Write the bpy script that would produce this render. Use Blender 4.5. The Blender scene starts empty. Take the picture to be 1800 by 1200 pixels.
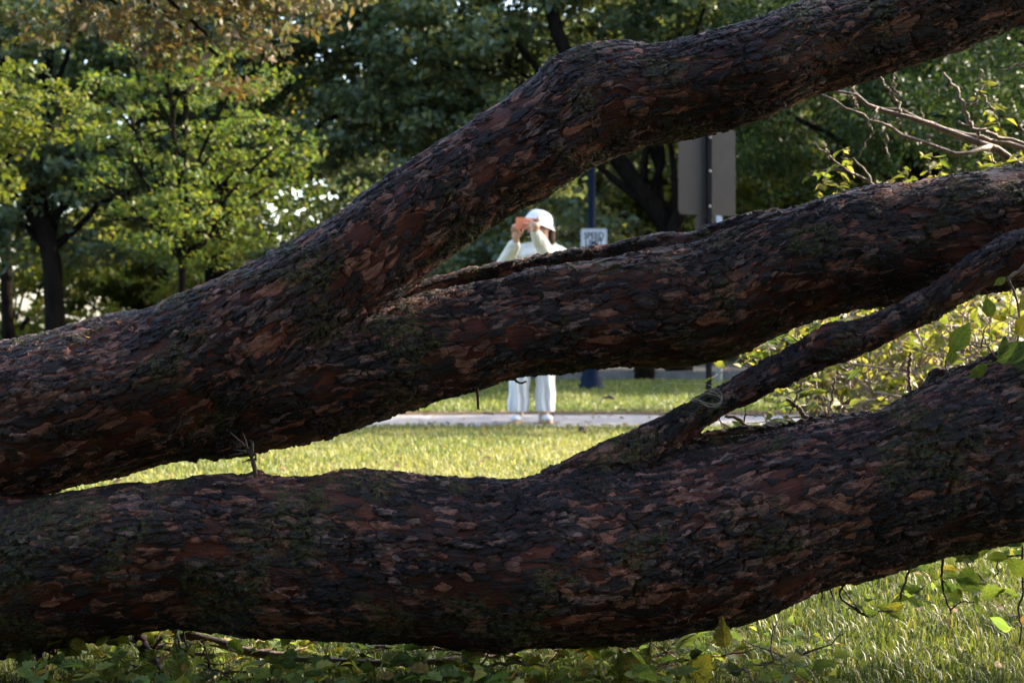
import bpy, bmesh, math, random
import numpy as np
from mathutils import Vector, Matrix

rad = math.radians
R = random.Random(11)
rng = np.random.default_rng(5)
scene = bpy.context.scene
C = scene.collection

# ------------------------------------------------------------------ camera
FPX, CX, CY, EYE = 2500.0, 900.0, 567.0, 0.8      # 50 mm lens on a 36 mm frame, horizon row 567


def P(px, py, d):
    """point at depth d seen at photo pixel (px, py)"""
    return Vector(((px - CX) / FPX * d, d, EYE + (CY - py) / FPX * d))


cam_d = bpy.data.cameras.new('camera')
cam = bpy.data.objects.new('camera', cam_d)
C.objects.link(cam)
cam.location = (0, 0, EYE)
cam.rotation_euler = (rad(90), 0, 0)
cam_d.lens = 50
cam_d.sensor_width = 36
cam_d.shift_y = -33 / 1800
cam_d.clip_start = 0.05
cam_d.clip_end = 2000
cam_d.dof.use_dof = True
cam_d.dof.focus_distance = 3.25
cam_d.dof.aperture_fstop = 6.2
scene.camera = cam

# ------------------------------------------------------------------ light
SUN_AZ, SUN_EL = 66.0, 30.0        # azimuth from the view direction towards the right
world = bpy.data.worlds.new('World')
scene.world = world
world.use_nodes = True
wn = world.node_tree.nodes
sky = wn.new('ShaderNodeTexSky')
sky.sky_type = 'NISHITA'
sky.sun_disc = False
sky.sun_elevation = rad(SUN_EL)
sky.sun_rotation = rad(SUN_AZ)
sky.air_density = 1.0
sky.dust_density = 2.5
world.node_tree.links.new(sky.outputs[0], wn['Background'].inputs[0])
wn['Background'].inputs[1].default_value = 0.15
sun_d = bpy.data.lights.new('sun', 'SUN')
sun_d.energy = 3.6
sun_d.angle = rad(0.5)
sun_d.color = (1.0, 0.87, 0.68)
sun = bpy.data.objects.new('sun', sun_d)
C.objects.link(sun)
az, el = rad(SUN_AZ), rad(SUN_EL)
SUNV = Vector((math.cos(el) * math.sin(az), math.cos(el) * math.cos(az), math.sin(el)))
sun.rotation_euler = SUNV.to_track_quat('Z', 'Y').to_euler()
sun.location = SUNV * 40
vs = scene.view_settings
vs.view_transform = 'Standard'
vs.look = 'None'
vs.gamma = 1.0
vs.use_curve_mapping = False
vs.exposure = 2.9
scene.cycles.max_bounces = 6
scene.cycles.diffuse_bounces = 3
scene.cycles.glossy_bounces = 2
scene.cycles.transmission_bounces = 4
scene.cycles.use_denoising = True


# ------------------------------------------------------------------ helpers
def tag(o, label=None, cat=None, group=None, kind=None):
    if label:
        o['label'] = label
    if cat:
        o['category'] = cat
    if group:
        o['group'] = group
    if kind:
        o['kind'] = kind
    return o


def empty(name, loc, label, cat, group=None):
    o = bpy.data.objects.new(name, None)
    o.empty_display_size = 0.1
    C.objects.link(o)
    o.location = loc
    return tag(o, label, cat, group)


def link(name, me, parent=None, loc=None):
    o = bpy.data.objects.new(name, me)
    C.objects.link(o)
    if parent is not None:
        o.parent = parent                      # meshes are built in world space: keep them there
        o.matrix_parent_inverse = Matrix.Translation(-Vector(parent.location))
    if loc is not None:
        o.location = loc
    return o


class MB:
    """collects vertices and faces of one mesh"""
    def __init__(self):
        self.v, self.f, self.mi = [], [], []

    def add(self, v, f, mi=0):
        b = len(self.v)
        self.v.extend([tuple(x) for x in v])
        self.f.extend([tuple(i + b for i in q) for q in f])
        self.mi.extend([mi] * len(f))

    def tube(self, pts, rads, seg=6, mi=0, caps=True):
        v, f = tube_geo(pts, rads, seg, caps)
        self.add(v, f, mi)

    def box(self, c, s, mi=0, rot=None):
        v = []
        for x in (-.5, .5):
            for y in (-.5, .5):
                for z in (-.5, .5):
                    p = Vector((x * s[0], y * s[1], z * s[2]))
                    if rot:
                        p = rot @ p
                    v.append(p + Vector(c))
        f = [(0, 1, 3, 2), (4, 6, 7, 5), (0, 4, 5, 1), (2, 3, 7, 6), (0, 2, 6, 4), (1, 5, 7, 3)]
        self.add(v, f, mi)

    def lathe(self, c, prof, seg=20, mi=0, rot=None, cap=True):
        v, f = [], []
        for (r, z) in prof:
            for i in range(seg):
                a = 2 * math.pi * i / seg
                p = Vector((r * math.cos(a), r * math.sin(a), z))
                if rot:
                    p = rot @ p
                v.append(p + Vector(c))
        n = len(prof)
        for j in range(n - 1):
            for i in range(seg):
                k = (i + 1) % seg
                f.append((j * seg + i, j * seg + k, (j + 1) * seg + k, (j + 1) * seg + i))
        if cap:
            f.append(tuple(range(seg))[::-1])
            f.append(tuple((n - 1) * seg + i for i in range(seg)))
        self.add(v, f, mi)

    def mesh(self, name, mats, smooth=True):
        me = bpy.data.meshes.new(name)
        me.from_pydata(self.v, [], self.f)
        for m in (mats if isinstance(mats, (list, tuple)) else [mats]):
            me.materials.append(m)
        me.polygons.foreach_set('material_index', self.mi)
        if smooth:
            me.polygons.foreach_set('use_smooth', [True] * len(me.polygons))
        me.update()
        return me

    def build(self, name, mats, parent=None, smooth=True):
        return link(name, self.mesh(name, mats, smooth), parent)


def frames(pts):
    pts = [Vector(p) for p in pts]
    n = len(pts)
    T = []
    for i in range(n):
        a, b = pts[max(i - 1, 0)], pts[min(i + 1, n - 1)]
        t = (b - a)
        T.append(t.normalized() if t.length > 1e-9 else Vector((0, 0, 1)))
    up = Vector((0, 0, 1)) if abs(T[0].z) < 0.9 else Vector((1, 0, 0))
    N = [(up - T[0] * up.dot(T[0])).normalized()]
    for i in range(1, n):
        v = N[-1] - T[i] * N[-1].dot(T[i])
        N.append(v.normalized())
    B = [T[i].cross(N[i]) for i in range(n)]
    return pts, T, N, B


def tube_geo(pts, rads, seg=6, caps=True):
    pts, T, N, B = frames(pts)
    v, f = [], []
    for i, p in enumerate(pts):
        for k in range(seg):
            a = 2 * math.pi * k / seg
            v.append(p + (N[i] * math.cos(a) + B[i] * math.sin(a)) * rads[i])
    for i in range(len(pts) - 1):
        for k in range(seg):
            q = (k + 1) % seg
            f.append((i * seg + k, i * seg + q, (i + 1) * seg + q, (i + 1) * seg + k))
    if caps:
        f.append(tuple(range(seg))[::-1])
        f.append(tuple((len(pts) - 1) * seg + k for k in range(seg)))
    return v, f


def catmull(P_, n):
    """P_: (m,k) control rows -> about n samples through them"""
    P_ = np.asarray(P_, float)
    m = len(P_)
    ext = np.vstack([2 * P_[0] - P_[1], P_, 2 * P_[-1] - P_[-2]])
    out = []
    per = max(2, n // (m - 1))
    for i in range(m - 1):
        p0, p1, p2, p3 = ext[i:i + 4]
        for t in np.linspace(0, 1, per, endpoint=False):
            out.append(0.5 * ((2 * p1) + (-p0 + p2) * t + (2 * p0 - 5 * p1 + 4 * p2 - p3) * t * t
                              + (-p0 + 3 * p1 - 3 * p2 + p3) * t ** 3))
    out.append(P_[-1])
    return np.array(out)


def fast_mesh(name, V, F, mats):
    """V (n,3), F (m,k) equal-sized faces"""
    me = bpy.data.meshes.new(name)
    V = np.ascontiguousarray(V, np.float32)
    F = np.ascontiguousarray(F, np.int32)
    m, k = F.shape
    me.vertices.add(len(V))
    me.vertices.foreach_set('co', V.ravel())
    me.loops.add(m * k)
    me.loops.foreach_set('vertex_index', F.ravel())
    me.polygons.add(m)
    me.polygons.foreach_set('loop_start', np.arange(0, m * k, k, dtype=np.int32))
    for mt in (mats if isinstance(mats, (list, tuple)) else [mats]):
        me.materials.append(mt)
    me.update(calc_edges=True)
    return me


def remesh(mb, voxel, smooth=0):
    me = bpy.data.meshes.new('tmp')
    me.from_pydata(mb.v, [], mb.f)
    o = bpy.data.objects.new('tmp', me)
    C.objects.link(o)
    md = o.modifiers.new('r', 'REMESH')
    md.mode = 'VOXEL'
    md.voxel_size = voxel
    md.adaptivity = 0
    if smooth:
        sm = o.modifiers.new('s', 'SMOOTH')
        sm.iterations = smooth
        sm.factor = 0.5
    dg = bpy.context.evaluated_depsgraph_get()
    out = bpy.data.meshes.new_from_object(o.evaluated_get(dg))
    bpy.data.objects.remove(o)
    bpy.data.meshes.remove(me)
    return out


# ------------------------------------------------------------------ materials
class NT:
    def __init__(self, name):
        self.m = bpy.data.materials.new(name)
        self.m.use_nodes = True
        self.t = self.m.node_tree
        self.t.nodes.clear()
        self.out = self.n('ShaderNodeOutputMaterial')

    def n(self, typ, **kw):
        x = self.t.nodes.new(typ)
        for k, v in kw.items():
            setattr(x, k, v)
        return x

    def l(self, a, b):
        self.t.links.new(a, b)

    def put(self, sock, v):
        if isinstance(v, bpy.types.NodeSocket):
            self.l(v, sock)
        elif v is not None:
            sock.default_value = v

    def math(self, op, a, b=None, c=None, clamp=False):
        x = self.n('ShaderNodeMath', operation=op, use_clamp=clamp)
        self.put(x.inputs[0], a)
        self.put(x.inputs[1], b)
        if c is not None:
            self.put(x.inputs[2], c)
        return x.outputs[0]

    def vmath(self, op, a, b=None):
        x = self.n('ShaderNodeVectorMath', operation=op)
        self.put(x.inputs[0], a)
        self.put(x.inputs[1], b)
        return x.outputs['Value'] if op == 'DOT_PRODUCT' else x.outputs[0]

    def ss(self, v, lo, hi, a=0.0, b=1.0):
        x = self.n('ShaderNodeMapRange', interpolation_type='SMOOTHSTEP')
        self.put(x.inputs[0], v)
        for i, q in enumerate((lo, hi, a, b)):
            self.put(x.inputs[i + 1], q)
        return x.outputs[0]

    def noise(self, vec, scale, detail=3.0, rough=0.55, color=False):
        x = self.n('ShaderNodeTexNoise')
        self.put(x.inputs['Vector'], vec)
        x.inputs['Scale'].default_value = scale
        x.inputs['Detail'].default_value = detail
        x.inputs['Roughness'].default_value = rough
        return x.outputs['Color' if color else 'Fac']

    def mix(self, f, a, b, typ='MIX'):
        x = self.n('ShaderNodeMix', data_type='RGBA', blend_type=typ)
        self.put(x.inputs['Factor'], f)
        self.put(x.inputs[6], a if isinstance(a, bpy.types.NodeSocket) or a is None else (*a, 1) if len(a) == 3 else a)
        self.put(x.inputs[7], b if isinstance(b, bpy.types.NodeSocket) or b is None else (*b, 1) if len(b) == 3 else b)
        return x.outputs[2]

    def ramp(self, f, stops, interp='LINEAR'):
        x = self.n('ShaderNodeValToRGB')
        cr = x.color_ramp
        cr.interpolation = interp
        while len(cr.elements) < len(stops):
            cr.elements.new(0.5)
        for e, (p, c) in zip(cr.elements, stops):
            e.position = p
            e.color = (*c, 1)
        self.put(x.inputs[0], f)
        return x.outputs[0]

    def bsdf(self, color, rough=0.6, spec=0.5, normal=None, metal=0.0):
        x = self.n('ShaderNodeBsdfPrincipled')
        self.put(x.inputs['Base Color'], color if isinstance(color, bpy.types.NodeSocket) else (*color, 1))
        self.put(x.inputs['Roughness'], rough)
        self.put(x.inputs['Specular IOR Level'], spec)
        self.put(x.inputs['Metallic'], metal)
        if normal is not None:
            self.l(normal, x.inputs['Normal'])
        return x.outputs[0]

    def bump(self, h, dist=0.01, strength=1.0):
        x = self.n('ShaderNodeBump')
        self.l(h, x.inputs['Height'])
        x.inputs['Distance'].default_value = dist
        x.inputs['Strength'].default_value = strength
        return x.outputs[0]

    def done(self, sh):
        self.l(sh, self.out.inputs[0])
        return self.m


def leaf_mat(name, stops, trans=0.45, rough=0.45, tint=(1.05, 1.1, 0.52), veins=False):
    """leaf: diffuse + translucent + a little gloss, one colour per leaf"""
    t = NT(name)
    g = t.n('ShaderNodeNewGeometry')
    oi = t.n('ShaderNodeObjectInfo')
    r = t.math('FRACT', t.math('ADD', g.outputs['Random Per Island'], oi.outputs['Random']))
    col = t.ramp(r, stops)
    pos = g.outputs['Position']
    blot = t.noise(pos, 3.0 if not veins else 60.0, 2.0)
    col = t.mix(t.ss(blot, 0.35, 0.75), col, t.mix(1.0, col, (1.25, 1.1, 0.8), 'MULTIPLY'))
    nrm = None
    if veins:
        lc = t.n('ShaderNodeTexCoord').outputs['Object']
        sp = t.n('ShaderNodeSeparateXYZ')
        t.l(lc, sp.inputs[0])
        ax = t.math('ABSOLUTE', sp.outputs[0])
        mid = t.ss(ax, 0.008, 0.030, 1.0, 0.0)
        ph = t.math('FRACT', t.math('MULTIPLY', t.math('SUBTRACT', sp.outputs[1], t.math('MULTIPLY', ax, 0.75)), 7.0))
        rib = t.ss(t.math('ABSOLUTE', t.math('SUBTRACT', ph, 0.5)), 0.0, 0.10, 0.7, 0.0)
        vein = t.math('MAXIMUM', mid, rib)
        off = t.vmath('ADD', lc, t.vmath('MULTIPLY', oi.outputs['Location'], (17.0, 17.0, 17.0)))
        sb = t.noise(off, 3.2, 4.0, 0.6)
        col = t.mix(t.ss(sb, 0.40, 0.68), col, t.mix(1.0, col, (0.72, 0.80, 0.75), 'MULTIPLY'))
        col = t.mix(t.math('MULTIPLY', t.ss(t.noise(off, 7.0, 3.0), 0.66, 0.72), 0.85), col, (0.10, 0.055, 0.025))
        col = t.mix(t.math('MULTIPLY', vein, 0.45), col, t.mix(1.0, col, (1.7, 1.6, 1.5), 'MULTIPLY'))
        nrm = t.bump(t.math('SUBTRACT', sb, t.math('MULTIPLY', vein, 0.5)), 0.06)
    d = t.bsdf(col, rough, 0.2, nrm)
    tr = t.n('ShaderNodeBsdfTranslucent')
    t.l(t.mix(1.0, col, tint, 'MULTIPLY'), tr.inputs[0])
    mx = t.n('ShaderNodeMixShader')
    mx.inputs[0].default_value = trans
    t.l(d, mx.inputs[1])
    t.l(tr.outputs[0], mx.inputs[2])
    return t.done(mx.outputs[0])


def plain(name, color, rough=0.5, spec=0.4, metal=0.0, noise=None, bump=None):
    t = NT(name)
    co = t.n('ShaderNodeTexCoord').outputs['Object']
    c = color
    if noise:
        f = t.noise(co, noise[0], 4.0)
        c = t.mix(t.ss(f, 0.3, 0.7), color, noise[1])
    nrm = None
    if bump:
        nrm = t.bump(t.noise(co, bump[0], 5.0), bump[1], 1.0)
    return t.done(t.bsdf(c, rough, spec, nrm, metal))


def bark_mat():
    t = NT('scaly_bark')
    at = t.n('ShaderNodeAttribute', attribute_name='bark').outputs['Vector']   # along the limb, across, across (metres)
    nr = t.n('ShaderNodeAttribute', attribute_name='skin').outputs['Vector']
    # warp the plate outlines
    w1 = t.vmath('SUBTRACT', t.noise(at, 14.0, 2.0, color=True), (0.5, 0.5, 0.5))
    w2 = t.vmath('SUBTRACT', t.noise(at, 85.0, 5.0, 0.7, color=True), (0.5, 0.5, 0.5))
    p = t.vmath('ADD', at, t.vmath('MULTIPLY', w1, (0.05, 0.026, 0.026)))
    p = t.vmath('ADD', p, t.vmath('MULTIPLY', w2, (0.022, 0.011, 0.011)))
    lown = t.noise(t.vmath('MULTIPLY', at, (1.0, 1.6, 1.6)), 5.0, 2.0)
    lowk = t.ss(lown, 0.30, 0.62, -0.75, 0.22)
    lowk2 = t.ss(t.noise(t.vmath('MULTIPLY', at, (1.0, 1.5, 1.5)), 8.5, 2.0), 0.32, 0.60, -0.55, 0.25)
    h = None
    layers = []
    for k, (ls, lt, keep, off) in enumerate(((0.078, 0.0265, 0.84, 0.0), (0.054, 0.0165, 0.68, 3.7), (0.034, 0.0105, 0.48, 9.1))):
        q = t.vmath('ADD', t.vmath('MULTIPLY', p, (1 / ls, 1 / lt, 1 / lt)), (off, off * 1.3, off * 0.7))
        vo = t.n('ShaderNodeTexVoronoi', feature='F1')
        vo.inputs['Scale'].default_value = 1
        vo.inputs['Randomness'].default_value = 0.95
        t.l(q, vo.inputs['Vector'])
        ve = t.n('ShaderNodeTexVoronoi', feature='DISTANCE_TO_EDGE')
        ve.inputs['Scale'].default_value = 1
        ve.inputs['Randomness'].default_value = 0.95
        t.l(q, ve.inputs['Vector'])
        rc = t.n('ShaderNodeSeparateColor')
        t.l(vo.outputs['Color'], rc.inputs[0])
        pres = t.math('LESS_THAN', rc.outputs[0], t.math('ADD', keep, (lowk, lowk2, lowk)[k]))
        # plate: steep edge, slightly lifted to one end
        edge = t.ss(ve.outputs[0], 0.015, 0.085)
        loc = t.vmath('SUBTRACT', q, vo.outputs['Position'])
        tilt = t.vmath('DOT_PRODUCT', loc, t.vmath('MULTIPLY', t.vmath('SUBTRACT', vo.outputs['Color'], (0.2, 0.5, 0.5)), (0.7, 1.3, 1.3)))
        body = t.math('MULTIPLY', edge, t.math('ADD', 0.8, tilt))
        hk = t.math('MULTIPLY', t.math('MULTIPLY', pres, body), (0.0056, 0.0044, 0.0030)[k])
        h = hk if h is None else t.math('ADD', h, hk)
        layers.append((t.math('MULTIPLY', pres, t.ss(ve.outputs[0], 0.0, 0.06)), rc.outputs[1], rc.outputs[2], edge))
    fine = t.noise(t.vmath('MULTIPLY', at, (60.0, 150.0, 150.0)), 1.0, 5.0, 0.65)
    grain = t.noise(t.vmath('MULTIPLY', at, (22.0, 190.0, 190.0)), 1.0, 3.0, 0.6)
    h = t.math('ADD', h, t.math('MULTIPLY', fine, 0.0034))
    h = t.math('ADD', h, t.math('MULTIPLY', grain, 0.0020))
    # colour: red-brown wood bark below, grey weathered scales above
    big = t.noise(t.vmath('MULTIPLY', at, (1.0, 1.7, 1.7)), 3.2, 3.0)
    red = t.ramp(t.noise(at, 9.0, 3.0), [(0.25, (0.020, 0.006, 0.004)), (0.5, (0.078, 0.020, 0.011)), (0.75, (0.185, 0.055, 0.030))])
    col = red
    ramps = ([(0.0, (0.010, 0.006, 0.006)), (0.30, (0.026, 0.011, 0.008)), (0.52, (0.060, 0.020, 0.012)), (0.78, (0.300, 0.145, 0.100)), (1.0, (0.040, 0.016, 0.011))],
             [(0.0, (0.009, 0.008, 0.010)), (0.42, (0.020, 0.014, 0.014)), (0.60, (0.050, 0.022, 0.016)), (0.84, (0.290, 0.155, 0.115)), (1.0, (0.024, 0.012, 0.010))],
             [(0.0, (0.009, 0.010, 0.014)), (0.45, (0.020, 0.019, 0.024)), (0.72, (0.060, 0.050, 0.054)), (0.92, (0.280, 0.200, 0.175)), (1.0, (0.05, 0.03, 0.025))])
    mott = t.noise(t.vmath('MULTIPLY', at, (26.0, 60.0, 60.0)), 1.0, 4.0, 0.65)
    for (msk, r1, r2, edge), st in zip(layers, ramps):
        pick = t.math('ADD', t.math('MULTIPLY', r1, 0.75), t.math('MULTIPLY', t.ss(big, 0.3, 0.7), 0.25))
        pick = t.math('ADD', pick, t.math('MULTIPLY', t.math('SUBTRACT', mott, 0.5), 0.55))
        c = t.ramp(pick, st)
        c = t.mix(1.0, c, t.ramp(fine, [(0.3, (0.32, 0.31, 0.31)), (0.7, (1.75, 1.72, 1.70))]), 'MULTIPLY')
        col = t.mix(msk, col, c)
    # lichen and moss
    ms = t.noise(at, 5.5, 4.0, 0.6)
    sx_ = t.n('ShaderNodeSeparateXYZ')
    t.l(at, sx_.inputs[0])
    mossy = t.math('MULTIPLY', t.math('MULTIPLY', t.ss(sx_.outputs[0], 6.3, 6.6), t.ss(sx_.outputs[0], 7.15, 7.5, 1.0, 0.0)), 0.05)   # the old end of the low log
    mf = t.noise(at, 70.0, 4.0, 0.7)
    moss = t.math('MULTIPLY', t.ss(t.math('ADD', ms, mossy), 0.51, 0.63), t.ss(mf, 0.43, 0.55))
    mcol = t.ramp(t.noise(at, 120.0, 2.0), [(0.35, (0.024, 0.028, 0.008)), (0.55, (0.070, 0.082, 0.022)), (0.8, (0.125, 0.140, 0.050))])
    col = t.mix(t.math('MULTIPLY', moss, 0.85), col, mcol)
    h = t.math('ADD', h, t.math('MULTIPLY', moss, t.math('MULTIPLY', mf, 0.0035)))
    col = t.mix(1.0, col, (0.56, 0.50, 0.52), 'MULTIPLY')
    rough = t.ss(fine, 0.3, 0.7, 0.55, 0.8)
    b = t.bsdf(col, rough, 0.20)
    t.l(b, t.out.inputs[0])
    dn = t.n('ShaderNodeDisplacement')
    dn.inputs['Midlevel'].default_value = 0.006
    dn.inputs['Scale'].default_value = 1.0
    t.l(h, dn.inputs['Height'])
    t.l(nr, dn.inputs['Normal'])
    t.l(dn.outputs[0], t.out.inputs['Displacement'])
    t.m.displacement_method = 'BOTH'
    return t.m


def twig_mat(name, a, b):
    t = NT(name)
    co = t.n('ShaderNodeTexCoord').outputs['Object']
    f = t.noise(co, 40.0, 4.0, 0.65)
    col = t.ramp(f, [(0.3, a), (0.7, b)])
    return t.done(t.bsdf(col, 0.65, 0.35, t.bump(t.noise(co, 120.0, 4.0), 0.004)))


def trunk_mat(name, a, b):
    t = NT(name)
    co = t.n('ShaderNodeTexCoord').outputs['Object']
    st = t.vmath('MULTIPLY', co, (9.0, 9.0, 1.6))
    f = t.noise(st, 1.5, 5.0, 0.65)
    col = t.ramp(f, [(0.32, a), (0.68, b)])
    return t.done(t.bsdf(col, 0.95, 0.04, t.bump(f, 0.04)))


M = {}
M['bark'] = bark_mat()
M['twig'] = twig_mat('twig_bark', (0.05, 0.032, 0.022), (0.16, 0.10, 0.07))
M['twig_dark'] = twig_mat('dark_twig_bark', (0.018, 0.011, 0.008), (0.06, 0.033, 0.022))
M['twig_pale'] = twig_mat('pale_twig_bark', (0.12, 0.085, 0.065), (0.30, 0.22, 0.17))
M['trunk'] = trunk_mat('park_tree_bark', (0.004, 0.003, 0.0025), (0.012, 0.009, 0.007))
M['oak'] = leaf_mat('oak_leaf', [(0.0, (0.062, 0.094, 0.070)), (0.4, (0.090, 0.124, 0.086)), (0.8, (0.110, 0.140, 0.078)), (1.0, (0.18, 0.165, 0.045))], 0.44)
M['maple'] = leaf_mat('young_tree_leaf', [(0.0, (0.046, 0.084, 0.028)), (0.5, (0.072, 0.108, 0.028)), (1.0, (0.14, 0.145, 0.03))], 0.48)
M['lime'] = leaf_mat('bright_leaf', [(0.0, (0.050, 0.080, 0.020)), (0.5, (0.075, 0.100, 0.022)), (1.0, (0.12, 0.125, 0.025))], 0.45)
M['rust'] = leaf_mat('rust_leaf', [(0.0, (0.070, 0.052, 0.036)), (0.25, (0.090, 0.066, 0.036)), (0.45, (0.060, 0.075, 0.034)), (0.75, (0.070, 0.085, 0.042)), (0.9, (0.11, 0.075, 0.03)), (1.0, (0.09, 0.09, 0.06))], 0.36, tint=(1.1, 1.0, 0.5))
M['dark'] = leaf_mat('feathery_leaf', [(0.0, (0.018, 0.036, 0.014)), (0.6, (0.030, 0.054, 0.018)), (1.0, (0.055, 0.072, 0.020))], 0.36)
M['far'] = leaf_mat('far_leaf', [(0.0, (0.080, 0.115, 0.036)), (0.5, (0.13, 0.155, 0.040)), (1.0, (0.22, 0.19, 0.05))], 0.55)
M['fallen_leaf'] = leaf_mat('fallen_branch_leaf', [(0.0, (0.085, 0.135, 0.055)), (0.4, (0.13, 0.185, 0.062)), (0.75, (0.20, 0.24, 0.065)), (0.93, (0.34, 0.31, 0.08)), (1.0, (0.18, 0.10, 0.05))], 0.55, 0.5, veins=True)
M['fallen_small'] = leaf_mat('fallen_small_leaf', [(0.0, (0.085, 0.135, 0.055)), (0.4, (0.13, 0.185, 0.062)), (0.75, (0.20, 0.24, 0.065)), (0.93, (0.34, 0.31, 0.08)), (1.0, (0.18, 0.10, 0.05))], 0.55, 0.5)
M['lit_leaf'] = leaf_mat('sun_tinted_leaf', [(0.0, (0.075, 0.100, 0.025)), (0.5, (0.14, 0.155, 0.04)), (0.85, (0.24, 0.22, 0.06)), (1.0, (0.34, 0.28, 0.12))], 0.5, 0.5, veins=True)  # lit copy of the branch leaf, sunlight's yellow put into the colour
M['lit_small'] = leaf_mat('sun_tinted_small_leaf', [(0.0, (0.075, 0.100, 0.025)), (0.5, (0.14, 0.155, 0.04)), (0.85, (0.24, 0.22, 0.06)), (1.0, (0.34, 0.28, 0.12))], 0.5, 0.5)  # small leaf with the same sunlit yellow in its colour


# ------------------------------------------------------------------ ground, path, road
def ground_mat():
    t = NT('lawn_soil')
    co = t.n('ShaderNodeTexCoord').outputs['Object']
    a = t.noise(co, 0.8, 4.0)
    b = t.noise(co, 30.0, 4.0, 0.7)
    col = t.mix(t.ss(a, 0.35, 0.65), (0.045, 0.058, 0.016), (0.085, 0.085, 0.028))
    col = t.mix(t.ss(b, 0.35, 0.7), col, (0.035, 0.034, 0.016))
    return t.done(t.bsdf(col, 0.95, 0.1, t.bump(b, 0.02)))


def sheet(name, x0, x1, y0, y1, z, mat, kind='structure', nx=2, ny=2):
    mb = MB()
    xs, ys = np.linspace(x0, x1, nx), np.linspace(y0, y1, ny)
    for y in ys:
        for x in xs:
            mb.v.append((x, y, z))
    for j in range(ny - 1):
        for i in range(nx - 1):
            k = j * nx + i
            mb.f.append((k, k + 1, k + nx + 1, k + nx))
            mb.mi.append(0)
    o = mb.build(name, mat)
    o['kind'] = kind
    return o


sheet('lawn_ground', -300, 300, -60, 600, 0.0, ground_mat())


def path_mat():
    t = NT('gravel_path')
    co = t.n('ShaderNodeTexCoord').outputs['Object']
    a = t.noise(co, 2.0, 4.0)
    b = t.noise(co, 90.0, 4.0, 0.7)
    d = t.noise(co, 14.0, 3.0, 0.6)
    col = t.mix(t.ss(a, 0.3, 0.7), (0.15, 0.14, 0.138), (0.215, 0.20, 0.195))
    col = t.mix(t.math('MULTIPLY', t.ss(d, 0.62, 0.72), 0.6), col, (0.16, 0.12, 0.08))
    col = t.mix(t.ss(b, 0.4, 0.7), col, (0.24, 0.225, 0.22))
    return t.done(t.bsdf(col, 0.9, 0.2, t.bump(b, 0.006)))


def wavy_strip(name, x0, x1, ya, yb, z, mat, amp, n=140):
    """a strip with uneven long edges"""
    mb = MB()
    for i in range(n):
        x = x0 + (x1 - x0) * i / (n - 1)
        w = lambda s: amp * (math.sin(x * 1.7 + s) * .5 + math.sin(x * 4.3 + 2 * s) * .3 + math.sin(x * 9.1 + 5 * s) * .25)
        mb.v.append((x, ya + w(1), z))
        mb.v.append((x, yb + w(2.2), z))
    for i in range(n - 1):
        mb.f.append((2 * i, 2 * i + 2, 2 * i + 3, 2 * i + 1))
        mb.mi.append(0)
    o = mb.build(name, mat)
    o['kind'] = 'structure'
    return o


wavy_strip('path', -26, 26, 10.85, 12.35, 0.004, path_mat(), 0.14)
wavy_strip('path_edge_soil', -26, 26, 12.3, 12.8, 0.008, plain('leaf_litter_soil', (0.085, 0.058, 0.034), 0.95, 0.1, noise=(9.0, (0.045, 0.034, 0.022)), bump=(60.0, 0.02)), 0.12)
sheet('road', -80, 80, 20.0, 27.0, 0.004, plain('asphalt', (0.030, 0.030, 0.032), 0.9, 0.05, noise=(3.0, (0.042, 0.040, 0.040)), bump=(150.0, 0.004)))
kb = MB()
kb.box((0, 19.92, 0.05), (160, 0.16, 0.14))
kb.build('kerb', plain('kerb_stone', (0.11, 0.105, 0.10), 0.85, noise=(6.0, (0.07, 0.066, 0.064))), smooth=False)['kind'] = 'structure'


# ------------------------------------------------------------------ grass
def grass_mat(name, stops, dry, trans=0.45):
    t = NT(name)
    g = t.n('ShaderNodeNewGeometry')
    col = t.ramp(g.outputs['Random Per Island'], stops)
    patch = t.noise(g.outputs['Position'], 0.9, 3.0)
    col = t.mix(t.math('MULTIPLY', t.ss(patch, 0.38, 0.62), dry), col, (0.28, 0.26, 0.12))
    d = t.bsdf(col, 0.5, 0.3)
    tr = t.n('ShaderNodeBsdfTranslucent')
    t.l(t.mix(1.0, col, (1.1, 1.1, 0.55), 'MULTIPLY'), tr.inputs[0])
    mx = t.n('ShaderNodeMixShader')
    mx.inputs[0].default_value = trans
    t.l(d, mx.inputs[1])
    t.l(tr.outputs[0], mx.inputs[2])
    return t.done(mx.outputs[0])


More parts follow.
